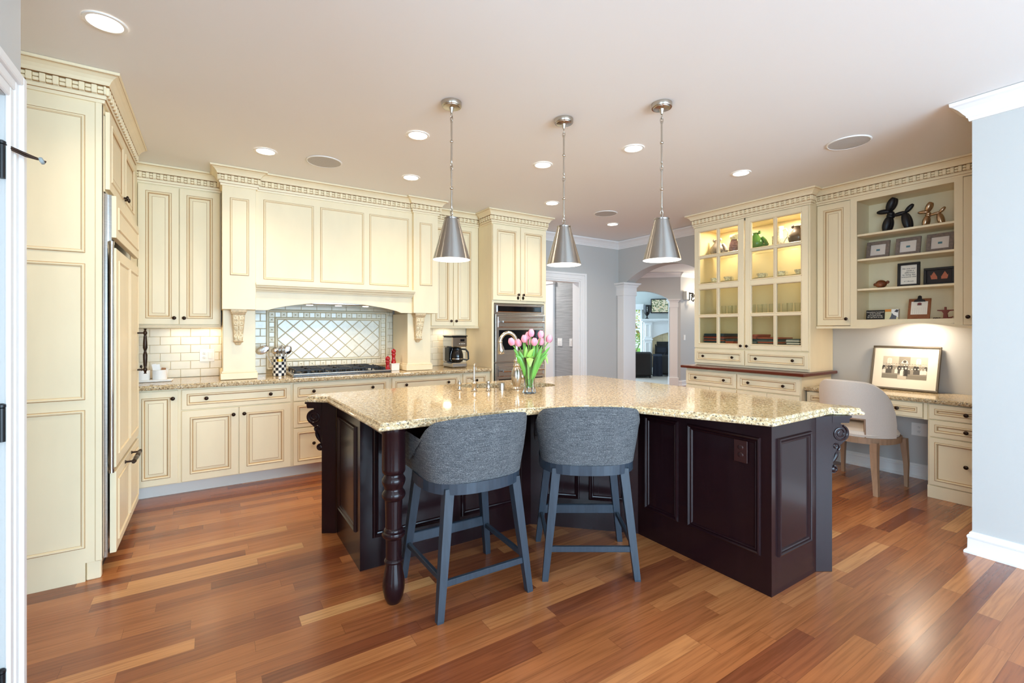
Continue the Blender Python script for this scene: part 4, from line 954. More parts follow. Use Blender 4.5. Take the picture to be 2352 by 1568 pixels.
# tulip spots: sideways (camera right) offset, depth offset, bloom base height, label
TL = [(-.118, .0, .335, 'leftmost pink tulip, drooping over the faucet neck'), (-.072, .03, .325, 'pink tulip second from the left, partly behind a leaf'), (-.034, -.02, .355, 'pink tulip third from the left in the vase'), (-.008, .03, .375, 'pink tulip behind the centre of the bunch'), (.012, .0, .395, 'tallest pink tulip near the middle of the bunch'), (.03, -.045, .335, 'front pink tulip just right of the middle'), (.076, .0, .385, 'large pink tulip right of the tallest one'), (.078, .045, .335, 'pale peach pink tulip hanging under the large right one'), (.132, .01, .355, 'rightmost pink tulip leaning outward'), (-.002, .05, .335, 'small peach tulip at the back of the bunch')]
RIGHT = Vector((cos(YAW), -sin(YAW), 0)); FWD = Vector((sin(YAW), cos(YAW), 0)); V0 = Vector((vx, vy, Z0))
for (r, f, z, lb) in TL:
    top = V0+RIGHT*r+FWD*f+Vector((0, 0, z)); b = V0+RIGHT*(-r*.16)+FWD*(-f*.15)+Vector((0, 0, .04)); mid = V0+RIGHT*r*.22+FWD*f*.3+Vector((0, 0, .22))
    t = thing('tulip', lb, 'tulip', tuple(b), group='pink tulips in the vase')
    pts = [b*(1-u)**2+mid*2*u*(1-u)+top*u*u for u in [i/12 for i in range(13)]]; M().tube(pts, .0034, 7).build('stem', STEMM, t)
    ax = (top-mid).normalized(); ax = (ax+Vector((0, 0, 1.2))).normalized(); q = ax.to_track_quat('Z', 'Y').to_matrix().to_4x4(); T = Matrix.Translation(top) @ q
    m = M(); sc = 1.0
    for k in range(6):
        a0 = k*pi/3; ro = 1.0 if k % 2 else .9; P = []
        for i in range(9):
            u = i/8; rr = ro*(.021*sin(pi*min(1, .12+u*.80))**.8+.003); zz_ = .054*u*sc; hw = .80*sin(pi*(.2+.74*u))**.5
            P.append([(rr*cos(a0+hw*v), rr*sin(a0+hw*v), zz_-.002*abs(v)) for v in (-1, -.5, 0, .5, 1)])
        m.grid(P, 0, T=T)
    m.build('bloom', PINK, t)
for (lb, pp, w, mt_) in (('long dark green tulip leaf rising to the left', ((-.01, 0, .05), (-.05, -.02, .24), (-.112, -.02, .31)), .015, LEAFM), ('broad green tulip leaf left of the middle', ((-.01, -.01, .06), (-.03, -.04, .22), (-.075, -.03, .30)), .017, LEAFM), ('green tulip leaf fanning to the far right', ((.01, 0, .06), (.06, -.02, .24), (.145, -.02, .325)), .015, LEAFM), ('green tulip leaf at the right with a bent tip', ((.01, -.01, .06), (.05, -.03, .22), (.13, -.03, .28)), .015, LEAFM), ('upright green tulip leaf in the middle', ((0, 0, .06), (.02, -.03, .25), (.035, -.02, .37)), .016, LEAFM), ('pale folded tulip leaf hanging over the front rim', ((.0, -.03, .22), (.0, -.075, .30), (.0, -.085, .185)), .028, LEAF2), ('pale tulip leaf drooping over the right rim', ((.03, 0, .2), (.11, -.01, .33), (.128, -.01, .20)), .014, LEAF2), ('pale tulip leaf drooping over the left rim', ((-.03, 0, .2), (-.085, -.01, .30), (-.078, -.01, .20)), .014, LEAF2), ('curled pale tulip leaf in front of the stems', ((0, -.03, .2), (-.02, -.06, .27), (.03, -.06, .315)), .016, LEAF2), ('wide green tulip leaf at the left front of the vase', ((-.02, -.02, .1), (-.05, -.05, .25), (-.10, -.05, .265)), .018, LEAFM), ('wide green tulip leaf right of the pale folded leaf', ((.01, -.03, .1), (.05, -.05, .22), (.085, -.05, .335)), .017, LEAFM), ('light green tulip leaf standing left of centre', ((-.01, -.02, .1), (-.03, -.03, .24), (-.022, -.03, .33)), .018, LEAF2), ('narrow green tulip leaf behind the tall bloom', ((.01, .02, .06), (.05, .03, .26), (.06, .03, .375)), .014, LEAFM), ('green tulip leaf behind the left blooms', ((-.01, .02, .06), (-.02, .03, .25), (-.045, .03, .36)), .015, LEAFM)):
    P = [V0+RIGHT*a+FWD*b+Vector((0, 0, c)) for a, b, c in pp]; m = M(); blade(m, *P, w)
    o = m.build('tulip_leaf', mt_, base=tuple(P[0])); tag(o, lb, 'leaf', 'tulip leaves in the vase')
# ================================================================ bar stools
def stool():
    t = thing('bar_stool', 'grey tweed barrel back bar stool nearest the turned leg', 'bar stool', (0, 0, 0), group='bar stools at the island')
    # local frame: seat faces +y, back towards -y
    N_ = 40; out = []; inn = []; 
    def plan(a, k):   # a: 0 at the back centre, +-pi/2 at the sides
        return (k*.302*sin(a), -.02-k*.245*cos(a) if abs(a) <= pi/2 else -.02+(abs(a)-pi/2)*.16)
    P = []
    for i in range(N_+1):
        a = radians(-150)+radians(300)*i/N_
        aa = max(-pi/2, min(pi/2, a)); fwd = (abs(a)-pi/2)*.22 if abs(a) > pi/2 else 0
        u = abs(a)
        zt = .938-.006*(u/1)**2 if u < .9 else None
        s = min(1, max(0, (u-.9)/1.05)); s = s*s*(3-2*s); zt = .947-.034*min(1, u/1.05)**2-.20*s; sa = math.copysign(abs(sin(aa))**.72, aa); ca = max(0, cos(aa))**.72
        row = []
        for (k, z, off) in ((.885, .625, 0), (.90, .66, 0), (.945, .74, 0), (.985, .83, 0), (1.0, zt-.02, 0), (1.0, zt-.006, .004), (.99, zt+.001, .012)):
            z = min(z, zt-.02) if z < zt-.001 and (k, z) != (1.0, zt-.02) else z
            kk = k*(1-.05*s)
            row.append((kk*.308*sa, -.02-kk*.258*ca+fwd, z))
        for (k, z) in ((.80, zt-.006), (.775, zt-.02), (.74, .74), (.72, .66)):
            z = min(z, zt-.008); kk = k+.10
            row.append((kk*.308*sa*.93, -.02-kk*.258*ca*.92+fwd, z))
        P.append(row)
    m = M(); m.grid(P, 0); m.add(P[0], [tuple(range(len(P[0])))], 0); m.add(P[-1], [tuple(range(len(P[-1])))], 0); m.build('backrest', TWEED, t)
    m = M(); pl = []
    for i in range(36):
        a = 2*pi*i/36; x = .262*math.copysign(abs(cos(a))**.8, cos(a)); y = .245*math.copysign(abs(sin(a))**.75, sin(a)); pl.append((x, y))
    Pg = [[(x*k, y*k+.005, z) for x, y in pl] for k, z in ((.95, .615), (1, .63), (1.0, .675), (.96, .69), (.8, .70), (.01, .702))]
    m.grid([list(r) for r in zip(*Pg)], 0, closed_u=True); m.build('seat', TWEED, t)
    m = M(); Pg = [[(x*k, y*k-.005, z) for x, y in pl] for k, z in ((.95, .572), (1.03, .572), (1.03, .625), (.95, .625))]
    m.grid([list(r) for r in zip(*Pg)], 0, closed_u=True, sm=False); m.add([(x*.96, y*.96-.005, .60) for x, y in pl], [tuple(range(36))]); m.build('seat_frame', STOOLWOOD, t)
    F = {(-1, -1): (-.250, -.235), (1, -1): (.250, -.235), (-1, 1): (-.262, .238), (1, 1): (.262, .238)}
    def at(s, z):
        bx, by = F[s]; tx, ty = bx*.74, by*.80; u = z/.60; return (bx+(tx-bx)*u, by+(ty-by)*u)
    for s in F:
        P = []
        for (z, w) in ((0, .0155), (.01, .0165), (.30, .021), (.60, .0235)):
            x, y = at(s, z); P.append([(x-w, y-w, z), (x+w, y-w, z), (x+w, y+w, z), (x-w, y+w, z)])
        m = M(); m.grid([list(r) for r in zip(*P)], 0, closed_u=True, sm=False); m.add(P[0], [(0, 1, 2, 3)]); lg = m.build('leg', STOOLWOOD, t)
        M().lathe([(.014, -.0), (.015, .003), (.012, .006)], 12, 0, TR(F[s][0], F[s][1], 0)).build('glide', STEELP, lg)
    def bar(s1, s2, z, w, h, name='stretcher'):
        a, b = at(s1, z), at(s2, z); d = Vector((b[0]-a[0], b[1]-a[1], 0)); L = d.length; T = TR(a[0], a[1], z) @ RZ(math.atan2(d.y, d.x)); M().box(0, L, -w/2, w/2, -h/2, h/2, 0, .003, T).build(name, STOOLWOOD, t)
    bar((-1, -1), (1, -1), .165, .022, .03); bar((-1, 1), (1, 1), .215, .024, .055, 'footrest'); bar((-1, -1), (-1, 1), .185, .02, .028); bar((1, -1), (1, 1), .185, .02, .028)
    return t
s1 = stool(); s1.location = (1.140, 2.222, 0); s1.rotation_euler = (0, 0, radians(-1))
dup(s1, (1.855, 2.078, 0), radians(-33), 'grey tweed barrel back bar stool in the inner corner of the island')
# ================================================================ pendants and ceiling fittings
t = thing('pendant_lamp', 'x', 'pendant light', (0, 0, 0), group='pendants over the island')
M().lathe([(0, 0), (.062, 0), (.062, -.022), (.060, -.026), (.052, -.026), (.050, -.030), (.046, -.031), (.016, -.034), (.012, -.045), (.008, -.06), (.005, -.066)], 32, 0, TR(0, 0, H)).build('canopy', NICKEL, t)
def link(m, z, a, r=.011, h=.017): m.tube([(r*.75*cos(q)*cos(a), r*.75*cos(q)*sin(a), z+h*sin(q)) for q in [2*pi*i/14 for i in range(14)]], .0026, 6, closed=True)
m = M()
for zc, k in ((2.672, 0), (2.648, 1), (2.374, 0), (2.352, 1), (2.098, 0), (2.076, 1), (2.055, 0)): link(m, zc, k*pi/2+.5)
m.build('chain_link', NICKEL, t)
for (z0, z1) in ((2.39, 2.632), (2.112, 2.337)):
    zm = (z0+z1)/2; rr = M(); rr.tube([(0, 0, z0), (0, 0, z1)], .0058, 12); rr.ell((0, 0, zm), (.011, .011, .011), 14); rr.lathe([(.004, z0-.012), (.007, z0-.004), (.007, z0+.004)], 12).lathe([(.007, z1-.004), (.007, z1+.004), (.004, z1+.012)], 12); rr.build('rod', NICKEL, t)
sh = M().lathe([(.0, 2.0445), (.045, 2.044), (.0465, 2.041), (.0465, 2.036), (.0445, 2.033), (.1135, 1.79), (.1145, 1.787), (.1125, 1.787)], 48, 0, caps=False).build('shade', SHADEMETAL, t)
M().lathe([(.1122, 1.7872), (.0435, 2.028), (0, 2.03)], 48, 0, caps=False).build('lining', SHADEIN, sh)
M().lathe([(.018, 2.02), (.018, 1.96), (.012, 1.95)], 16, 0).build('socket', WHITE, sh); M().ell((0, 0, 1.90), (.03, .03, .04), 16).build('bulb', BULB, sh)
def lampl(name, kind, loc, power, col, parent=None, size=.05, spot=None, rot=(0, 0, 0), blend=.6):
    l = bpy.data.lights.new(name, kind); l.energy = power; l.color = col
    if kind == 'AREA': l.shape = 'DISK'; l.size = size
    else: l.shadow_soft_size = size
    if spot: l.spot_size = spot; l.spot_blend = blend
    o = bpy.data.objects.new(name, l); COL.objects.link(o); o.location = loc; o.rotation_euler = rot
    return o
WARM = (1, .82, .60); WARM2 = (1, .86, .68)
pl_ = [((1.232, 2.588), 'left pendant of the three, conical brushed nickel shade over the sink side'), ((1.954, 2.391), 'middle pendant of the three, conical brushed nickel shade'), ((2.327, 1.90), 'right pendant of the three, conical brushed nickel shade over the right wing')]
t.location = (*pl_[0][0], 0); t['label'] = pl_[0][1]
for (p, lb) in pl_[1:]: dup(t, (*p, 0), .4, lb)
for (p, lb) in pl_: lampl('pendant_bulb_light', 'SPOT', (*p, 1.85), 9, WARM2, size=.05, spot=radians(125))
t = thing('recessed_light', 'x', 'recessed light', (0, 0, H), group='recessed ceiling lights')
M().lathe([(.062, H-.003), (.066, H-.007), (.078, H-.006), (.082, H-.001)], 32, 0, caps=False).build('trim_ring', WHITEPL, t)
M().lathe([(.063, H-.004), (.0, H-.0035)], 32, 0, caps=False).build('lens', BULB, t)
RL = [((-.407, 2.763), 'recessed ceiling light in front of the refrigerator cabinet, largest in view'), ((.35, 4.079), 'recessed ceiling light in front of the left part of the range hood'), ((1.236, 3.15), 'recessed ceiling light behind the left pendant'), ((1.525, 4.059), 'recessed ceiling light in front of the right part of the range hood'), ((2.343, 3.144), 'recessed ceiling light beside the middle pendant rod'), ((3.136, 4.041), 'recessed ceiling light in front of the oven tower'), ((2.712, 2.48), 'recessed ceiling light left of the right pendant rod'), ((4.435, 4.418), 'recessed ceiling light towards the arch, furthest away'), ((3.943, 2.355), 'recessed ceiling light in front of the glass door cabinet')]
t.location = (*RL[0][0], H); t['label'] = RL[0][1]
for (p, lb) in RL[1:]: dup(t, (*p, H), 0, lb)
for (p, lb) in RL: lampl('recessed_light_beam', 'SPOT', (*p, H-.02), 34, WARM, size=.05, spot=radians(140), blend=1)
for (p, lb) in (((.78, 4.069), 'round ceiling speaker in front of the range hood'), ((3.972, 1.537), 'round ceiling speaker near the bookcase, largest of the three'), ((3.957, 4.057), 'round ceiling speaker towards the arch')):
    t = thing('ceiling_speaker', lb, 'speaker', (*p, H), group='ceiling speakers')
    M().lathe([(.128, H-.006), (.131, H-.008), (.138, H-.006), (.14, H-.001)], 40, 0, TR(*p, 0), caps=False).build('rim', WHITEPL, t); M().lathe([(.13, H-.006), (0, H-.007)], 40, 0, TR(*p, 0), caps=False).build('grille', GRILLE, t)
# lamps under cabinets and in the hood
for x, p in ((-.25, .35), (-.02, .7)): lampl('under_cabinet_light', 'AREA', (x, 5.16, 1.385), p, WARM, size=.12)
lampl('under_cabinet_light', 'AREA', (2.4, 5.16, 1.385), .8, WARM, size=.1)
for x in (.80, 1.07, 1.34): lampl('hood_light', 'SPOT', (x, 4.95, 1.585), 7, WARM2, size=.03, spot=radians(130), blend=.8)
# ================================================================ right wall: china cabinet, bookcase, desk   (frame R90: a = -y, b = x)
t = thing('china_cabinet', 'tall cream china cabinet with two lit glass doors on a drawer base', 'cabinet', (-2.9, 5.1, 0), R90)
A0, A1, UF = -3.55, -2.25, 4.945
m = M(); m.box(A0, A0+.02, UF+.02, 5.445, .936, 2.748); m.box(A1-.02, A1, UF+.02, 5.445, .936, 2.748); m.box(A0+.021, A1-.021, UF+.021, 5.44, 2.58, 2.599); m.box(A0+.021, A1-.021, UF+.021, 5.44, 1.14, 1.18); m.box(A0+.021, A1-.021, UF+.022, 5.43, .937, 1.14)
m.box(A0+.021, A1-.021, UF+.02, UF+.04, 2.57, 2.598); m.box(-2.925, -2.905, UF+.02, UF+.04, 1.14, 2.6)
m.box(A0+.02, A1-.02, 5.43, 5.4449, 1.181, 2.579, 2); m.box(A0+.02, A0+.024, UF+.04, 5.43, 1.18, 2.58, 2); m.box(A1-.024, A1-.02, UF+.04, 5.43, 1.18, 2.58, 2)
m.build('carcass', [CREAM, GLAZE, SHELFIN], t)
for z in (2.262, 1.928, 1.533): M().box(A0+.025, A1-.025, UF+.06, 5.43, z-.008, z).build('glass_shelf', PANE, t)
def bands(m, x0, x1, z0, z1, y, rl):
    vs = []; fs = []; mm = []
    for (a, d, _) in rl: vs += [(x0+a, y+d, z0+a), (x1-a, y+d, z0+a), (x1-a, y+d, z1-a), (x0+a, y+d, z1-a)]
    for k in range(len(rl)-1):
        for i in range(4): j = (i+1) % 4; fs.append((k*4+i, k*4+j, k*4+4+j, k*4+4+i)); mm.append(rl[k+1][2])
    m.add(vs, fs, mm)
def glass_door(x0, x1, kx):
    z0, z1 = 1.145, 2.59; s = .062; m = M(); xm = (x0+x1)/2; w = .011
    rows = [(1.195, 1.508), (1.535, 1.842), (1.905, 2.215), (2.243, 2.535)]
    m.box(x0, x0+s, UF, UF+.02, z0, z1, 0, .002); m.box(x1-s, x1, UF, UF+.02, z0, z1, 0, .002); m.box(x0+s, x1-s, UF, UF+.02, z0, 1.195, 0); m.box(x0+s, x1-s, UF, UF+.02, 2.535, z1, 0); m.box(x0+s, x1-s, UF, UF+.02, 1.842, 1.905, 0)
    m.box(xm-w, xm+w, UF+.0012, UF+.0188, 1.194, 2.536, 0); m.box(x0+s, x1-s, UF, UF+.02, 1.508, 1.535, 0); m.box(x0+s, x1-s, UF, UF+.02, 2.215, 2.243, 0)
    for (a, b) in rows:
        for (p, q) in ((x0+s, xm-w), (xm+w, x1-s)): bands(m, p, q, a, b, UF, [(-.006, -.0004, 1), (-.0045, -.0008, 1), (-.003, -.004, 0), (.001, -.004, 0), (.006, .004, 0), (.008, .006, 1), (.008, .02, 0)])
    d = m.build('door', CM, t); M().box(x0+s-.005, x1-s+.005, UF+.012, UF+.015, 1.19, 2.54).build('glass_pane', PANE, d); knob(kx, 1.178, UF, d)
glass_door(-3.547, -2.925, -2.95); glass_door(-2.905, -2.262, -2.88)
front(t, 'drawer', -3.547, -2.922, .962, 1.128, UF, [(-3.42, 1.045), (-3.05, 1.045)]); front(t, 'drawer', -2.908, -2.262, .962, 1.128, UF, [(-2.78, 1.045), (-2.40, 1.045)])
crown([(A0, 5.445), (A0, UF+.015), (A1, UF+.015), (A1, 5.012)], t)
m = M(); m.box(-3.565, -2.265, 4.822, 5.445, .10, .90); m.box(-3.565, -2.265, 4.88, 5.4, 0, .1); m.build('base_carcass', CM, t)
for (a, b, k1, k2) in ((-3.56, -2.93, -3.42, -3.06), (-2.912, -2.272, -2.78, -2.42)): front(t, 'drawer', a, b, .715, .875, 4.80, [(k1, .795), (k2, .795)])
for (a, b) in ((-3.56, -3.25), (-3.245, -2.93), (-2.912, -2.595), (-2.59, -2.272)): front(t, 'door', a, b, .115, .70, 4.80)
M().box(-3.60, -2.205, 4.745, 5.445, .904, .934, 0, .006).build('wooden_counter', CHERRY, t)
lampl('cabinet_light', 'AREA', (5.2, 3.24, 2.57), 7, WARM, size=.12); lampl('cabinet_light', 'AREA', (5.2, 2.58, 2.57), 7, WARM, size=.12)
# things on the glass shelves
def rt(name, label, cat, a, b, z, group=None): return thing(name, label, cat, (a, b, z), R90, group)
GREYG = mat('grey_glaze', rgb(140, 132, 128), .25, noise=.4, nscale=(60, 60, 60)); GREENG = mat('green_glaze', rgb(72, 118, 60), .2, noise=.5, nscale=(90, 90, 90)); DARKG = mat('dark_speckled_glaze', rgb(92, 82, 78), .25, noise=.6, nscale=(120, 120, 120))
FLORAL = mat('floral_china', rgb(236, 228, 206), .2, noise=.7, nscale=(55, 55, 55)); MOSAIC = mat('blue_red_mosaic', rgb(150, 120, 130), .25, noise=1., nscale=(45, 45, 90))
def fish_jug(name, label, a, z, M_, w, h):
    """a squat jug in the shape of an upright fish: body, open mouth, tail bent round as the handle"""
    b = 5.2; t = rt(name, label, 'jug', a, b, z, 'jugs on the top glass shelf'); m = M()
    P = []
    for i in range(15):
        u = i/14; r = w*(.40+.16*sin(pi*min(1, u*1.2))-.22*max(0, u-.45)/.55); P.append((r if i else r*.8, u*h*.92))
    m.lathe(P+[(P[-1][0]*1.15, h*.95), (P[-1][0]*.8, h*.90)], 22, 0, TR(a-.01, b, z), sx=1, sy=.8)
    for s in (-1, 1): m.ell((a-.01+s*w*.28, b, z+h*.95), (w*.10, w*.09, h*.10), 10)
    m.build('body', M_, t)
    M().tube([(a+w*.36, b, z+.036), (a+w*.60, b, z+.030), (a+w*.72, b, z+h*.22), (a+w*.58, b, z+h*.48), (a+w*.40, b, z+h*.66)], [.022, .024, .022, .018, .014], 10).build('tail_handle', M_, t)
fish_jug('fish_jug', 'grey glazed fish shaped jug on the top glass shelf, furthest left', -3.40, 2.264, GREYG, .16, .20)
t2 = rt('mosaic_lamp', 'patterned ceramic jar standing right of the grey jug behind the left glass door', 'jar', -3.19, 5.2, 2.264)
M().lathe([(.05, 0), (.058, .02), (.060, .07), (.052, .12), (.036, .15), (.032, .16)], 26, 0, TR(-3.19, 5.2, 2.264)).build('jar', MOSAIC, t2); M().lathe([(.032, .16), (.040, .165), (.052, .19), (.045, .215), (.0, .225)], 26, 0, TR(-3.19, 5.2, 2.264)).build('lid', FLORAL, t2)
fish_jug('fish_jug', 'green glazed fish shaped jug at the left of the right glass door', -2.925, 2.264, GREENG, .17, .205)
t2 = rt('floral_jug', 'tall white floral jug with a thin loop handle behind the right glass door', 'jug', -2.655, 5.2, 2.264)
M().lathe([(.040, 0), (.044, .01), (.045, .04), (.036, .10), (.033, .17), (.040, .215), (.038, .215), (.031, .17)], 24, 0, TR(-2.665, 5.2, 2.264)).build('body', FLORAL, t2); M().tube([(-2.632, 5.2, 2.44), (-2.60, 5.2, 2.45), (-2.578, 5.2, 2.41), (-2.585, 5.2, 2.36), (-2.622, 5.2, 2.31)], .006, 8).build('handle', FLORAL, t2)
fish_jug('fish_jug', 'dark speckled fish shaped jug at the right end of the top glass shelf', -2.475, 2.264, DARKG, .16, .20)
t2 = rt('candlestick', 'slim beaded candlestick behind the centre bar of the right glass door', 'candlestick', -2.75, 5.22, 2.264); M().lathe([(.02, 0), (.02, .006), (.006, .012)]+[(.006+.005*(i % 2), .012+i*.008) for i in range(14)]+[(.009, .13)], 12, 0, TR(-2.75, 5.22, 2.264)).build('stem', FLORAL, t2)
def cup(label, a, w=.05):
    t = rt('teacup', label, 'cup', a, 5.2, 1.93, 'floral cups on the second glass shelf')
    M().lathe([(.03, 0), (w+.025, .010), (w+.025, .013), (.03, .006)], 22, 0, TR(a, 5.2, 1.93)).build('saucer', FLORAL, t)
    M().lathe([(.022, .008), (.032, .02), (w-.005, .045), (w, .062), (w-.003, .062), (.03, .02)], 22, 0, TR(a, 5.2, 1.93)).build('bowl', FLORAL, t)
    M().tube([(a+w-.006, 5.2, 1.985), (a+w+.018, 5.2, 1.98), (a+w+.014, 5.2, 1.96), (a+w-.012, 5.2, 1.955)], .0035, 7).build('handle', FLORAL, t)
for a, lb in ((-3.445, 'floral teacup on the second glass shelf, furthest left'), (-3.27, 'floral teacup on the second glass shelf, right pane of the left door'), (-2.865, 'floral teacup on the second glass shelf, left pane of the right door'), (-2.65, 'floral teacup on the second glass shelf, right pane of the right door'), (-2.46, 'floral teacup on the second glass shelf, furthest right')): cup(lb, a)
gi = 0
for a0, nn, wh in ((-3.31, 3, 'behind the left glass door'), (-2.95, 4, 'behind the left panes of the right glass door'), (-2.68, 4, 'behind the right panes of the right glass door')):
    for k in range(nn):
        a = a0+k*.065; o = M().lathe([(.024, 0), (.026, .004), (.030, .11), (.028, .11), (.024, .01), (0, .008)], 16, 0, TR(a, 5.18+.03*(k % 2), 1.535)).build('drinking_glass', THINGLASS, base=(a, 5.2, 1.535), rot=R90)
        tag(o, ['first', 'second', 'third', 'fourth'][k]+' clear drinking glass from the left '+wh, 'glass', 'glasses on the third shelf')
mats_ = {'teal': mat('teal_placemat', rgb(48, 70, 78), .8, noise=.4, nscale=(90, 90, 90)), 'red': mat('rust_placemat', rgb(172, 84, 58), .8), 'maroon': mat('maroon_placemat', rgb(104, 52, 48), .8), 'grey': mat('grey_placemat', rgb(96, 106, 100), .8), 'cream': PAPER}
def stack(a0, a1, cols, th, where):
    z = 1.181
    for k, c in enumerate(cols):
        j = .004*((k*7) % 3-1); o = M().box(a0+j, a1+j, 5.06, 5.36, z, z+th*.94, 0, .003).build('placemat', mats_[c], base=((a0+a1)/2, 5.2, z), rot=R90); z += th
        nth = ['bottom', 'second', 'third', 'fourth', 'fifth', 'sixth', 'seventh', 'eighth', 'ninth'][k]
        tag(o, f'{c} placemat, {nth} from below in the stack {where}', 'placemat', 'placemat stacks in the glass cabinet')
stack(-3.50, -3.235, ['teal', 'grey', 'teal', 'red', 'teal', 'red', 'maroon', 'teal', 'teal'], .0145, 'behind the left glass door'); stack(-3.215, -3.11, ['red', 'red', 'teal'], .022, 'beside the left door knob')
stack(-2.99, -2.845, ['grey', 'grey', 'teal', 'red', 'red'], .025, 'left inside the right glass door'); stack(-2.835, -2.61, ['teal', 'grey', 'red', 'grey', 'teal', 'red'], .0155, 'mid right glass door'); stack(-2.53, -2.40, ['cream', 'grey', 'cream', 'grey', 'cream', 'grey'], .0135, 'furthest right')
# ---------------------------------------------------------------- bookcase above the desk
BKF = 5.09
t = thing('hanging_bookcase', 'cream wall bookcase with open shelves and arched valance above the desk', 'bookcase', (-1.5, 5.27, 1.37), R90)
m = M(); m.box(-2.247, -2.227, BKF+.02, 5.445, 1.40, 2.6); m.box(-1.95, -1.93, BKF+.02, 5.445, 1.40, 2.6); m.box(-1.20, -1.18, BKF+.02, 5.445, 1.40, 2.6); m.box(-.62, -.60, BKF+.02, 5.445, 1.40, 2.6)
m.box(-2.226, -.621, BKF+.021, 5.44, 2.58, 2.599); m.box(-2.226, -.621, BKF+.021, 5.44, 1.435, 1.452); m.box(-1.93, -1.20, 5.435, 5.445, 1.45, 2.58); m.box(-2.227, -1.95, BKF+.022, BKF+.03, 1.42, 2.58); m.box(-1.18, -.62, BKF+.022, BKF+.03, 1.42, 2.58)
m.box(-1.955, -1.903, BKF+.0005, BKF+.0205, 1.393, 2.6); m.box(-1.222, -1.169, BKF+.0005, BKF+.0205, 1.40, 2.6); m.box(-1.903, -1.222, BKF+.0005, BKF+.0205, 2.565, 2.6)
for a in (-1.9299, -1.2001):
    for z in [1.5+.04*i for i in range(26)]: m.ell((a, 5.14, z), (.0012, .003, .003), 6, 1)
m.build('carcass', CM, t)
for z in (2.252, 2.02, 1.742): M().box(-1.929, -1.201, BKF+.012, 5.435, z-.019, z, 0, .002).build('shelf', CREAM, t)
front(t, 'door', -2.243, -1.957, 1.40, 2.59, BKF, [(-1.985, 1.462)]); front(t, 'door', -1.167, -.62, 1.40, 2.59, BKF, [(-1.135, 1.462)])
m = M(); n = 24
pts = [(-2.247, 1.392), (-2.247, 1.37), (-1.80, 1.37)]
for i in range(n+1):
    u = i/n; q = -1.80+.66*u; pts.append((q, 1.37+.046*sin(pi*u)**1.3))
pts += [(-.60, 1.37), (-.60, 1.392), (-1.13, 1.392)]+[(-1.13-.68*i/n, 1.392+.046*sin(pi*i/n)**1.3) for i in range(n+1)]
m.prism(pts, BKF-.012, BKF+.02, 'y'); pts2 = [(p, z+.001) for p, z in pts[n+6:]]+[(-2.247, 1.392)]
top_ = [(-1.955, 1.455), (-1.17, 1.455)]+[(-1.13-.68*i/n-0, 1.392+.046*sin(pi*i/n)**1.3) for i in range(n+1)]
m.prism([(-1.904, 1.452), (-1.904, 1.392)]+[(-1.81+.68*i/n, 1.392+.046*sin(pi*i/n)**1.3) for i in range(n+1) if -1.81+.68*i/n < -1.224]+[(-1.222, 1.415), (-1.222, 1.452)], BKF, BKF+.02, 'y')
m.build('valance', CM, t)
crown([(-2.247, BKF+.01), (-.60, BKF+.01)], t)
lampl('desk_lamp_strip', 'AREA', (5.27, 1.52, 1.425), 5, WARM2, size=.16)
# things on the open shelves
def balloon_dog(name, label, a, z, k, mt_):
    b = 5.24; z += .004*k; t = rt(name, label, 'dog figurine', a, b, z, 'dog figurines'); m = M()
    def blob(p, q, r, n=14):
        P = []; R_ = []
        for i in range(n+1):
            u = i/n; P.append(tuple(Vector(p)*(1-u)+Vector(q)*u)); R_.append(max(.0006, r*sin(pi*(.04+.92*u))**.42))
        m.tube([(a+k*x, b+k*y, z+k*zz) for x, y, zz in P], [k*v for v in R_], 14)
    blob((-.02, 0, .155), (.085, 0, .170), .020); blob((-.03, 0, .15), (-.045, 0, .20), .030); blob((-.05, 0, .13), (-.03, 0, .175), .034)
    for s in (-1, 1):
        blob((-.045, s*.026, .145), (-.075, s*.034, .0), .036); blob((.075, s*.026, .160), (.105, s*.034, .0), .034); blob((-.055, s*.020, .205), (-.005, s*.03, .325), .034)
    blob((-.04, 0, .205), (-.15, 0, .21), .024); blob((.075, 0, .165), (.135, 0, .235), .022); m.build('body', mt_, t)
balloon_dog('dog_figurine', 'black balloon style dog figurine on the top bookcase shelf', -1.655, 2.253, .94, mat('matt_black', rgb(26, 25, 28), .45))
balloon_dog('dog_figurine', 'smaller champagne metallic balloon style dog figurine on the top shelf', -1.400, 2.253, .64, mat('champagne_metal', rgb(190, 160, 130), .25, metal=.9))
GREYWOOD = mat('grey_weathered_wood', rgb(128, 112, 102), .6, noise=.4, nscale=(60, 60, 60)); MATB = mat('picture_mat', rgb(222, 210, 200), .7); BLACKF = mat('black_frame_paint', rgb(20, 20, 22), .4)
def frame(name, label, cat, a, z, w, h, fw, fm, inner, tilt=-.13, b=5.26, th=.016, group=None):
    t = rt(name, label, cat, a, b, z, group); T = TR(a, b, z+.001) @ RX(tilt); m = M()
    m.box(-w/2, w/2, -th, 0, 0, fw, 0, .002, T); m.box(-w/2, w/2, -th, 0, h-fw, h, 0, .002, T); m.box(-w/2, -w/2+fw, -th, 0, fw, h-fw, 0, .002, T); m.box(w/2-fw, w/2, -th, 0, fw, h-fw, 0, .002, T); m.build('frame', fm, t)
    o = M().box(-w/2+fw, w/2-fw, -.006, -.002, fw, h-fw, 0, 0, T).build('mount', inner, t)
    return t, T, o
SEA = mat('sea_print', rgb(90, 130, 140), .6, noise=.6, nscale=(200, 200, 500))
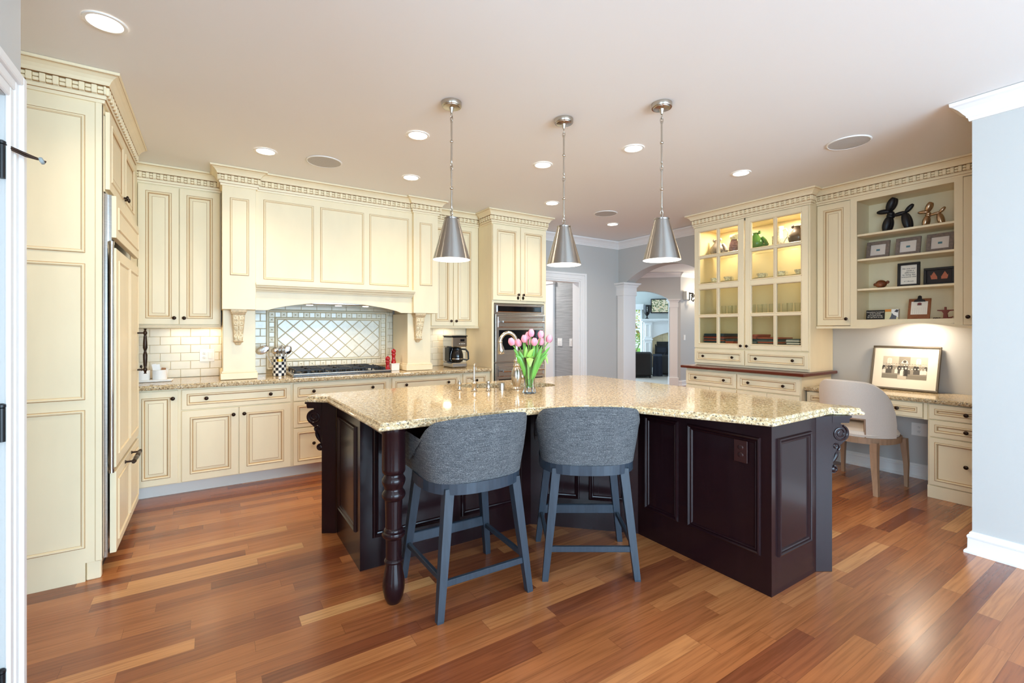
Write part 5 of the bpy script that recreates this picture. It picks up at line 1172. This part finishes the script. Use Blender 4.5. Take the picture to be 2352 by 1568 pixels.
for (a, lb) in ((-1.785, 'grey wood picture frame with tiny seascape, leftmost of three on the second shelf'), (-1.562, 'grey wood picture frame with tiny dark print, middle of three on the second shelf'), (-1.345, 'grey wood picture frame with tiny blue seascape, rightmost of three on the second shelf')):
    tt, T, o = frame('picture_frame', lb, 'picture frame', a, 2.021, .178, .165, .030, GREYWOOD, MATB, -.22, 5.22, group='grey picture frames')
    M().box(-.014, .014, -.0068, -.006, .073, .091, 0, 0, T).build('print', SEA, o)
tt, T, o = frame('framed_quotation', 'black frame with a handwritten quotation on the third shelf', 'picture frame', -1.560, 1.743, .160, .215, .022, BLACKF, PAPER, -.05, 5.24)
text('No one ever\n   made a\n  difference\nby being like\neveryone else', .0185, T @ TR(0, -.0066, .125) @ RX(pi/2), INK, 'lettering', o, shear=.25); text('P.T. Barnum', .014, T @ TR(0, -.0066, .048) @ RX(pi/2), INK, 'signature', o, shear=.25)
tt, T, o = frame('framed_shapes', 'black frame with two copper bird shapes on the third shelf', 'picture frame', -1.352, 1.743, .205, .150, .020, BLACKF, mat('charcoal_card', rgb(52, 46, 46), .8), -.05, 5.24)
COPPER = mat('copper_foil', rgb(176, 104, 80), .4, metal=.5)
for s in (-1, 1):
    m = M(); x = s*.032
    def tri(p, d): m.add([T @ Vector((x+s*q[0], d, q[1])) for q in p], [tuple(range(len(p)))])
    tri([(-.02, .05), (.02, .05), (.026, .075), (.004, .115), (-.018, .072)], -.0068); tri([(-.014, .052), (.012, .052), (.0, .10)], -.0085); tri([(.002, .06), (.03, .09), (.016, .058)], -.0078); tri([(-.02, .07), (-.002, .078), (-.016, .058)], -.0095)
    m.build('bird_shape', [COPPER], o)
t2 = rt('monkey_carving', 'small round brown wooden animal head with ears on the third shelf', 'figurine', -1.752, 5.2, 1.743); BR = mat('brown_varnish', rgb(110, 58, 30), .3, noise=.4, nscale=(80, 80, 80))
m = M(); m.ell((-1.752, 5.2, 1.781), (.044, .038, .037), 22); m.build('head', BR, t2); m = M(); m.ell((-1.80, 5.205, 1.78), (.013, .007, .014), 12); m.ell((-1.703, 5.205, 1.795), (.014, .008, .015), 12); m.build('ear', BR, t2); M().ell((-1.757, 5.172, 1.772), (.030, .016, .022), 18).build('face', mat('lighter_brown', rgb(140, 80, 46), .35), t2)
T = TR(-1.795, 5.20, 1.4525) @ RX(-.10); t2 = rt('quote_sign', 'small black sign with white handwriting on the bottom bookcase shelf', 'sign', -1.795, 5.2, 1.453)
sg = M().box(-.071, .071, -.012, 0, 0, .088, 0, .002, T).build('board', BLACKF, t2); text('Sometimes I pretend\nto be normal,\nbut it gets boring\nSo I go back to me', .0158, T @ TR(0, -.0126, .045) @ RX(pi/2), PAPER, 'lettering', sg, shear=.15)
T = TR(-1.668, 5.20, 1.4525) @ RX(-.10); t2 = rt('greeting_card', 'greeting card with orange, yellow and dark shapes beside the black sign', 'card', -1.668, 5.2, 1.453)
cdm = M().box(-.055, .055, -.006, 0, 0, .094, 0, .001, T).build('card', mat('card_stock', rgb(222, 214, 170), .6), t2)
def patch(c, pts, nm, par, d=-.0066): m = M(); m.add([T @ Vector((p[0], d, p[1])) for p in pts], [tuple(range(len(pts)))]); m.build(nm, c, par)
patch(mat('orange_print', rgb(216, 140, 60), .6), [(-.054, .07), (-.008, .07), (-.008, .093), (-.054, .093)], 'orange_block', cdm); patch(WHITE, [(-.005, .02), (.045, .02), (.045, .093), (-.005, .093)], 'white_block', cdm)
patch(mat('slate_print', rgb(92, 96, 106), .6), [(-.02, .002), (.03, .002), (.034, .03), (.012, .04), (-.002, .06), (-.008, .03)], 'slate_shape', cdm, -.0072); patch(mat('dark_print', rgb(60, 60, 66), .6), [(.015, .07), (.04, .062), (.046, .085), (.03, .09)], 'dark_shape', cdm, -.0072); patch(mat('taupe_print', rgb(136, 118, 102), .6), [(.045, .001), (.055, .001), (.055, .093), (.045, .093)], 'taupe_strip', cdm)
T = TR(-1.485, 5.215, 1.4525) @ RX(-.24); t2 = rt('clipboard', 'brown clipboard holding a small calendar sheet on the bottom shelf', 'clipboard', -1.485, 5.215, 1.453)
cb = M().box(-.078, .078, -.006, 0, 0, .185, 0, .003, T).build('board', mat('hardboard', rgb(138, 78, 38), .45, noise=.3, nscale=(50, 50, 50)), t2)
pg = M().box(-.057, .057, -.0072, -.006, .040, .158, 0, 0, T).build('sheet', PAPER, t2)
m = M(); m.ell((0, -.0076, .136), (.016, .0006, .012), 12, 0, T); m.box(-.017, .017, -.008, -.0072, .123, .127, 1, 0, T); m.build('picture', [mat('muted_maroon_print', rgb(130, 70, 70), .6), INK], pg)
m = M()
for i in range(7):
    for j in range(5): m.box(-.045+.0145*i, -.042+.0145*i, -.0076, -.0072, .05+.0115*j, .0525+.0115*j, 0, 0, T)
m.build('date_marks', mat('grey_ink', rgb(150, 140, 136), .7), pg)
m = M(); m.prism([(-.04, .155), (.04, .155), (.034, .17), (.018, .176), (.012, .192), (-.012, .192), (-.018, .176), (-.034, .17)], -.016, -.006, 'y', 0, T); m.lathe([(.014, 0), (.014, .008)], 16, 0, T @ TR(0, -.008, .196) @ RX(pi/2)); m.build('clip', BLACK, t2)
t2 = rt('totem_figure', 'small dark red wooden figure with outstretched arms on the bottom shelf', 'figurine', -1.302, 5.2, 1.453); RW = mat('red_brown_wood', rgb(120, 54, 40), .5)
m = M(); m.prism([(-.014, 0), (.016, 0), (.012, .045), (.024, .062), (.05, .066), (.05, .074), (.006, .074), (.006, .098), (-.006, .098), (-.006, .074), (-.052, .074), (-.052, .066), (-.024, .062), (-.012, .045)], 5.192, 5.208, 'y', 0, TR(-1.302, 0, 1.453)); m.build('figure', RW, t2); M().box(-1.33, -1.265, 5.185, 5.215, 1.453, 1.459, 0, .002).tube([(-1.29, 5.2, 1.459), (-1.262, 5.2, 1.463), (-1.255, 5.2, 1.47)], .005, 8).build('base', RW, t2)
tag(M().tube([(-1.38+.008*i, 5.19+.006*sin(i*2.1), 1.457+.002*(i % 2)) for i in range(7)], .004, 7).build('bead_string', mat('dark_beads', rgb(70, 40, 32), .3), base=(-1.36, 5.19, 1.453), rot=R90), 'short string of dark beads lying between clipboard and red wooden figure', 'beads')
# ---------------------------------------------------------------- desk
t = thing('built_in_desk', 'cream built-in desk with granite top and drawer pedestal', 'desk', (-1.45, 5.15, 0), R90)
DF = 4.885
m = M(); m.box(-1.336, -.60, DF+.02, 5.445, 0, .764); m.box(-1.336, -.60, DF+.004, DF+.02, 0, .10, 0, .002); m.box(-2.25, -1.336, DF+.02, DF+.04, .625, .764); m.box(-2.25, -1.336, DF+.04, 5.445, .70, .764); m.box(-2.25, -2.235, DF+.02, 5.445, .10, .764); m.box(-1.36, -1.336, DF+.005, DF+.03, .625, .764, 0, .002); m.build('carcass', CM, t)
DK = {'s': .032}
for (a, b, z0, z1, k) in ((-2.245, -1.96, .638, .755, -2.10), (-1.70, -1.365, .638, .755, -1.53), (-1.95, -1.71, .638, .755, None), (-1.325, -.80, .638, .757, -1.10), (-1.325, -.80, .497, .630, -1.10), (-1.325, -.80, .108, .488, -1.10)):
    front(t, 'drawer', a, b, z0, z1, DF, [(k, (z0+z1)/2)] if k else [])
m = M(); m.box(-2.25, -.60, 4.88, 5.445, .766, .80); m.sweep([(-2.262, 4.865), (-.60, 4.865)], [(-.02, .766), (-.003, .766), (.001, .77), (.003, .776), (.003, .79), (0, .796), (-.005, .7995), (-.02, .80)]); m.build('granite_top', GRANITE, t)
# framed group photograph
T = TR(-1.632, 5.325, .8015) @ RX(-.27); t2 = rt('framed_photograph', 'large framed black and white group photograph leaning on the desk', 'picture frame', -1.632, 5.325, .80)
PEWTER = mat('pewter_frame', rgb(120, 112, 100), .35, metal=.7); w, h, fw = .505, .415, .018
m = M()
for (x0, x1, z0, z1) in ((-w/2, w/2, 0, fw), (-w/2, w/2, h-fw, h), (-w/2, -w/2+fw, fw, h-fw), (w/2-fw, w/2, fw, h-fw)): m.box(x0, x1, -.02, 0, z0, z1, 0, .004, T)
m.build('frame', PEWTER, t2); mo = M().box(-w/2+fw, w/2-fw, -.010, -.004, fw, h-fw, 0, 0, T).build('mount', mat('ivory_mount', rgb(236, 226, 206), .7), t2)
SEP = [mat('sepia_%s' % n, rgb(*c), .6) for n, c in (('pale', (196, 184, 164)), ('mid', (150, 140, 124)), ('dark', (88, 82, 74)), ('white', (224, 216, 200)), ('ground', (132, 124, 108)), ('black', (58, 54, 50)))]
m = M(); d0 = -.0105
def q4(x0, x1, z0, z1, mi, d=0): m.box(x0, x1, d0-.0003-d, d0+.0005, z0, z1, mi, 0, T)
q4(-.165, .165, .105, .315, 0); q4(-.165, .165, .105, .142, 4, .0002); q4(-.165, .165, .142, .155, 1, .0003); q4(-.045, .04, .21, .315, 1, .0002); q4(-.045, .02, .10, .14, 0, .0004)
for x in (-.115, .10):
    m.prism([(x-.018, .245), (x+.018, .245)]+arc(x, .283, .018, 0, pi, 10), d0-.0007, d0, 'y', 3, T); q4(x-.0012, x+.0012, .245, .30, 0, .0006)
m.prism(arc(0, .262, .022, 0, pi, 12)+[(-.03, .25), (.03, .25)], d0-.0007, d0, 'y', 3, T); m.ell((0, d0-.0006, .268), (.014, .0004, .014), 12, 2, T)
rnd = random.Random(3)
def man(x, z, s, mi, d):
    m.ell((x, d0-d-.0003, z+.052*s), (.0058*s, .0004, .0075*s), 8, 3 if rnd.random() < .6 else 0, T); m.ell((x, d0-d-.0002, z+.057*s), (.0062*s, .0003, .0045*s), 8, 5, T)
    m.prism([(x-.012*s, z), (x+.012*s, z), (x+.012*s, z+.032*s), (x+.007*s, z+.043*s), (x-.007*s, z+.043*s), (x-.012*s, z+.032*s)], d0-d, d0, 'y', mi, T)
for i in range(17): man(-.155+.0193*i, .185+.004*rnd.random(), .95, rnd.choice([2, 5, 2, 1, 5]), .0008)
for i in range(14): man(-.15+.023*i, .150+.004*rnd.random(), .95, rnd.choice([2, 3, 1, 5, 3, 2]), .0012)
man(-.012, .133, 1.35, 3, .0016); man(.012, .133, 1.4, 5, .0016)
m.build('photograph', SEP, mo)
outlet('desk_outlet', 'white outlet plate on the wall below the desk drawer', 'electrical outlet', TR(5.449, 1.545, .444) @ RZ(-pi/2), .115, .118)
# ---------------------------------------------------------------- desk chair
t = thing('desk_chair', 'cream linen barrel back desk chair with tapered ash legs', 'chair', (0, 0, 0))
HA = .50; ANG = sorted(set([round(-1.42+2.84*i/36, 4) for i in range(37)]+[-HA, HA])); ZB, ZH = .455, .60
def ctop(a):
    s = min(1, max(0, (abs(a)-.42)/1.01)); return .917-.004*min(1, (a/.42)**2)-.40*(1-sqrt(max(0, 1-s*s)))
def pos(a, k, z):
    lean = .045*max(0, (z-.45))/.46; x = k*.292*sin(a); y = -k*.262*cos(a)*(1 if abs(a) < pi/2 else .75)-lean*max(0, cos(a)); return (x*(1+.05*(z-.45)/.46), y, z)
def zlev(a): tp = ctop(a); zh = min(ZH, tp-.02); return [ZB, zh]+[zh+(tp-zh)*u for u in (.3, .6, .88, 1)]
m = M(); wood = M(); NZ = 6
for side, k in ((0, 1.0), (1, .86)):
    vs = []; fs = []
    for a in ANG:
        for j, z in enumerate(zlev(a)): vs.append(pos(a, k if j < NZ-1 else (k-.015 if side == 0 else k+.02), z-(0 if j < NZ-1 else 0)))
    for i in range(len(ANG)-1):
        for j in range(NZ-1):
            if j == 0 and ANG[i] >= -HA-1e-4 and ANG[i+1] <= HA+1e-4: continue
            fs.append((i*NZ+j, (i+1)*NZ+j, (i+1)*NZ+j+1, i*NZ+j+1))
    m.add(vs, fs, 0, True)
tp = [(pos(a, .985, ctop(a)), pos(a, .935, ctop(a)+.012), pos(a, .88, ctop(a))) for a in ANG]; m.grid([list(r) for r in tp], 0)
for a in (ANG[0], ANG[-1]): z = zlev(a); m.add([pos(a, 1, ZB), pos(a, .86, ZB), pos(a, .88, z[-1]), pos(a, .985, z[-1])], [(0, 1, 2, 3)], 0)
m.build('backrest', LINEN, t)
hol = [a for a in ANG if -HA-1e-4 <= a <= HA+1e-4]
wood.grid([[pos(a, .855, ZH), pos(a, 1.006, ZH), pos(a, 1.006, ZH+.012), pos(a, .855, ZH+.012)] for a in hol], 0, sm=False)
for a, s in ((-HA, -1), (HA, 1)): wood.grid([[pos(a, .855, z), pos(a, 1.006, z), pos(a+s*.04, 1.006, z), pos(a+s*.04, .855, z)] for z in (ZB, ZH+.012)], 0, sm=False)
wood.build('cutout_trim', ASH, t)
pl = [(.275*math.copysign(abs(cos(q))**.85, cos(q)), .265*math.copysign(abs(sin(q))**.85, sin(q))) for q in [2*pi*i/40 for i in range(40)]]
m = M(); Pg = [[(x*k, y*k, z) for x, y in pl] for k, z in ((.93, .45), (.97, .455), (.99, .475), (.93, .50), (.7, .51), (.01, .512))]; m.grid([list(r) for r in zip(*Pg)], 0, closed_u=True); m.build('seat', LINEN, t)
m = M(); Pg = [[(x*k, y*k, z) for x, y in pl] for k, z in ((.9, .405), (1.03, .405), (1.04, .452), (.9, .455))]; m.grid([list(r) for r in zip(*Pg)], 0, closed_u=True, sm=False); m.build('apron', ASH, t)
def cleg(pts):
    m = M(); P = [[(x-w, y-w, z), (x+w, y-w, z), (x+w, y+w, z), (x-w, y+w, z)] for x, y, z, w in pts]; m.grid([list(r) for r in zip(*P)], 0, closed_u=True, sm=False); m.add(P[0], [(0, 1, 2, 3)]); m.build('leg', ASH, t)
for s in (-1, 1):
    cleg([(s*.247, .245, 0, .012), (s*.247, .243, .2, .017), (s*.235, .225, .42, .024)]); cleg([(s*.240, -.262, 0, .017), (s*.225, -.235, .10, .019), (s*.208, -.212, .22, .022), (s*.20, -.20, .34, .025), (s*.20, -.20, .42, .027)])
t.location = (4.83, 1.785, 0); t.rotation_euler = (0, 0, radians(-94))
# ================================================================ hall and living room things
t = thing('wall_sconce', 'small pale box light with black scroll bracket on the hall wall', 'wall light', (9.72, 7.217, 2.2))
M().box(9.62, 9.72, 7.12, 7.216, 2.08, 2.29, 0, .008).build('box', WALLIV, t); m = M(); m.tube([(9.80, 7.20, 2.25), (9.86, 7.12, 2.24), (9.88, 7.08, 2.18), (9.83, 7.08, 2.15), (9.79, 7.1, 2.18), (9.82, 7.1, 2.22)], .018, 8); m.tube([(9.83, 7.12, 2.15), (9.80, 7.11, 2.08), (9.84, 7.09, 2.05), (9.87, 7.09, 2.09)], .015, 8); m.ell((9.83, 7.1, 2.20), (.03, .03, .03), 12); m.box(9.79, 9.86, 7.19, 7.216, 2.08, 2.28, 0, .005); m.box(9.72, 9.80, 7.17, 7.2, 2.17, 2.2); m.build('scroll_bracket', BLACK, t)
lampl('sconce_glow', 'POINT', (9.95, 6.95, 2.25), 12, WARM, size=.05)
t = thing('hall_switch', 'white light switch on the hall wall under the sconce', 'light switch', (9.67, 7.217, 1.165)); M().box(9.635, 9.705, 7.209, 7.217, 1.10, 1.23, 0, .002).build('plate', WHITEPL, t); M().box(9.655, 9.685, 7.205, 7.21, 1.135, 1.195, 0, .002).build('rocker', WHITEPL, t)
t = thing('fireplace_mantel', 'white fireplace mantel with arched frieze around cream stone', 'fireplace', (2, 15.35, 0), D45); c_ = 15.498
m = M(); m.box(.90, 3.2, 15.18, c_, 1.63, 1.70, 0, .01); m.box(.95, 3.15, 15.24, c_, 1.59, 1.63, 0, .01); m.build('shelf', TRIM, t)
for a in (1.0, 2.86): m = M(); m.box(a, a+.26, 15.28, c_, .0, 1.59, 0, .01); m.box(a-.02, a+.28, 15.26, c_, 1.02, 1.06, 0, .006); m.box(a-.02, a+.28, 15.26, c_, 0, .16, 0, .006); m.rings(a+.05, a+.21, .22, .95, 15.279, [(0, 0, 0), (.01, -.012, 0), (.025, .006, 0)]); m.rings(a+.05, a+.21, 1.12, 1.52, 15.279, [(0, 0, 0), (.01, -.012, 0), (.025, .006, 0)]); m.build('pilaster', TRIM, t)
m = M(); arch_fill(m, 2.06, .80, 1.08, .22, 1.59, 15.32, c_, 'y'); m.build('frieze', TRIM, t)
STONE = mat('cream_stone_tile', rgb(226, 206, 164), .4, noise=.3, nscale=(9, 9, 9))
m = M()
for i in range(5):
    for j in range(4):
        x0, z0 = 1.26+.32*i, .0+.34*j
        if not (x0 > 1.4 and x0 < 2.6 and z0 < .65): m.box(x0+.002, x0+.318, 15.40, 15.46, z0+.002, z0+.338, 0, .003)
m.box(1.26, 2.86, 15.46, c_, 0, 1.35); m.build('stone_surround', STONE, t)
M().box(1.40, 2.72, 15.38, 15.42, .02, .98).build('firebox', BLACK, t)
t = thing('fire_screen', 'black iron fire screen with diagonal bars in front of the hearth', 'fire screen', (2, 15.1, 0), D45); m = M(); m.box(1.34, 2.8, 15.08, 15.11, .06, .84)
t_ = m.build('mesh', mat('fire_screen_mesh', rgb(44, 50, 62), .6), t); m = M()
for z in (.06, .62, .82): m.box(1.32, 2.82, 15.05, 15.09, z, z+.035)
for k in range(5):
    x = 1.34+.366*k; m.box(x-.02, x+.02, 15.05, 15.09, 0, .9); 
    if k < 4: m.tube([(x, 15.06, .10), (x+.366, 15.06, .80)], .016, 6)
m.build('bars', BLACK, t)
t = thing('television', 'flat television on the chimney wall with bright foliage reflection painted on the screen', 'television', (1.9, 15.45, 1.9), D45); M().box(1.22, 2.62, 15.42, 15.495, 1.88, 2.34, 0, .01).build('case', BLACK, t)
FOL = bpy.data.materials.new('painted_foliage_reflection'); FOL.use_nodes = True; nt, N, L = nodes(FOL); tc = N.new('ShaderNodeTexCoord'); nz = N.new('ShaderNodeTexNoise'); nz.inputs['Scale'].default_value = 22; nz.inputs['Detail'].default_value = 8; L.new(tc.outputs['Object'], nz.inputs['Vector'])
fc = ramp(nt, nz.outputs[0], [(.36, rgb(70, 96, 76)), (.48, rgb(150, 166, 128)), (.56, rgb(226, 232, 222)), (.66, rgb(206, 190, 140))]); b = N['Principled BSDF']; b.inputs['Base Color'].default_value = (0, 0, 0, 1); L.new(fc, b.inputs['Emission Color']); b.inputs['Emission Strength'].default_value = .9  # glowing noise colours painted on as foliage mirrored in the screen
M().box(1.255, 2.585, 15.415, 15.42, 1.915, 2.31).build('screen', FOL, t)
t = thing('mantel_urn', 'black glass urn with a stem on the white mantel shelf', 'urn', (1.10, 15.33, 1.70), D45); M().lathe([(.06, 0), (.065, .01), (.025, .03), (.018, .07), (.03, .10), (.07, .15), (.095, .22), (.10, .34), (.102, .44), (.095, .44), (.09, .30)], 24, 0, TR(1.10, 15.33, 1.701)).build('urn', LEATHER, t)
for (z, sz) in ((1.95, .02), (2.0, .028), (2.06, .02)): M().ell((1.10, 15.228, z), (sz*.35, .006, sz), 8).build('etched_mark', WHITEPL, t)
def armchair(label, s0, s1, c0, c1, hb, name='armchair'):
    t = thing(name, label, 'armchair', ((s0+s1)/2, (c0+c1)/2, .012), D45)
    M().box(s0, s1, c0, c0+.24, .06, hb, 0, .05).build('backrest', LEATHER, t); M().box(s0+.12, s1-.12, c0+.2, c1, .10, .44, 0, .05).build('seat', LEATHER, t)
    for a in (s0, s1-.16): M().box(a, a+.16, c0+.1, c1-.02, .06, .58, 0, .05).build('armrest', LEATHER, t)
    for x in (s0+.06, s1-.06):
        for y in (c0+.08, c1-.08): M().box(x-.03, x+.03, y-.03, y+.03, .0125, .10).build('foot', BLACK, t)
armchair('black leather armchair with its back to the hall, left of the fireplace', .22, 1.10, 13.35, 14.15, .735); armchair('lower black leather armchair in front of the fire screen', 1.33, 2.15, 13.95, 14.65, .62)
t = thing('throw_blanket', 'navy throw hanging over the corner of the lower armchair', 'blanket', (1.27, 13.9, .012), D45); P = []
for i in range(9):
    x = 1.17+.03*i; P.append([(x+.02*(1-z/.66)*(i-4)/4, 13.9-.012*sin(i*1.6), z) for z in (.02, .2, .4, .6)]+[(x, 13.99, .655)])
m = M(); m.grid(P, 0); m.grid([[(p[0], p[1]+.02, p[2]) for p in r] for r in P], 0); m.build('cloth', NAVY, t)
t = thing('side_table', 'small glass topped side table between the two armchairs', 'side table', (1.22, 14.3, .012), D45); M().lathe([(.2, .60), (.2, .612)], 28, 0, TR(1.25, 14.35, 0)).build('top', GLASS, t); M().tube([(1.25, 14.35, .013), (1.25, 14.35, .6)], .015, 10).build('post', BLACK, t); M().lathe([(.13, .013), (.13, .025), (.02, .03)], 20, 0, TR(1.25, 14.35, 0)).build('foot', BLACK, t)
# garden outside the living room window
g = M().box(-4, 4, 15.9, 40, -.3, -.2).build('lawn', mat('lawn_green', rgb(150, 220, 90), .9, noise=.3, nscale=(6, 6, 6)), base=(0, 25, -.25), rot=D45); g['kind'] = 'stuff'; g['label'] = 'bright green lawn outside the living room window'; g['category'] = 'lawn'
def shrub(name, label, cat, s, c, z0, r, h, col, n, leaf=.05):
    t = thing(name, label, cat, (s, c, z0), D45); rn = random.Random(int(s*100+c)); m = M()
    for i in range(n):
        a = rn.random()*2*pi; u = rn.random(); rr = r*sqrt(rn.random())*(sin(pi*(.1+.85*u)))**.5; x, y, z = s+rr*cos(a), c+rr*sin(a), z0+.1*h+.9*h*u
        q = Matrix.Rotation(rn.random()*6, 4, 'Z') @ Matrix.Rotation(rn.random()*3, 4, 'X'); l = leaf*(.6+rn.random()*.8); T = TR(x, y, z) @ q
        m.add([(-l, 0, 0), (0, -l*.5, 0), (l, 0, 0), (0, l*.5, 0)], [(0, 1, 2, 3)], rn.randrange(len(col)), False, T)
    m.build('foliage', col, t); mm = M()
    for k in range(4): a = k*1.6; mm.tube([(s, c, z0), (s, c, z0+.05*h), (s+.3*r*cos(a), c+.3*r*sin(a), z0+.4*h), (s+.6*r*cos(a), c+.6*r*sin(a), z0+.8*h)], [.05*r+.01, .045*r+.01, .03*r+.008, .008], 6)
    mm.build('trunk', ASH, t)
GRN = [mat('leaf_%d' % i, rgb(*c), .6) for i, c in enumerate(((150, 176, 104), (190, 206, 140), (120, 146, 86), (214, 224, 170)))]; AUT = [mat('autumn_%d' % i, rgb(*c), .6) for i, c in enumerate(((236, 208, 116), (236, 170, 96), (200, 210, 120), (250, 236, 176)))]
shrub('garden_shrub', 'sage green shrub right outside the living room window', 'shrub', .45, 16.6, -.19, .9, 1.45, GRN, 3000, .03)
shrub('autumn_tree', 'yellow and orange autumn tree beyond the lawn', 'tree', .3, 29, -.19, 1.9, 5, AUT, 3500, .06); shrub('garden_tree', 'olive green tree beyond the lawn beside the autumn tree', 'tree', 2.4, 37, -.19, 2.8, 6, GRN, 3500, .08)
area('added_living_fill', (9.2, 12.6, 1.6), (pi/2, 0, radians(-135)), 2.5, 2.2, 380, DAY)  # added fill lamp brightening the living room; no window stands here
lampl('hall_light', 'AREA', (7.6, 6.2, 2.72), 40, WARM, size=.3)
lampl('hallway_light', 'AREA', (4.1, 6.6, 2.72), 45, (1, .95, .9), size=.3)
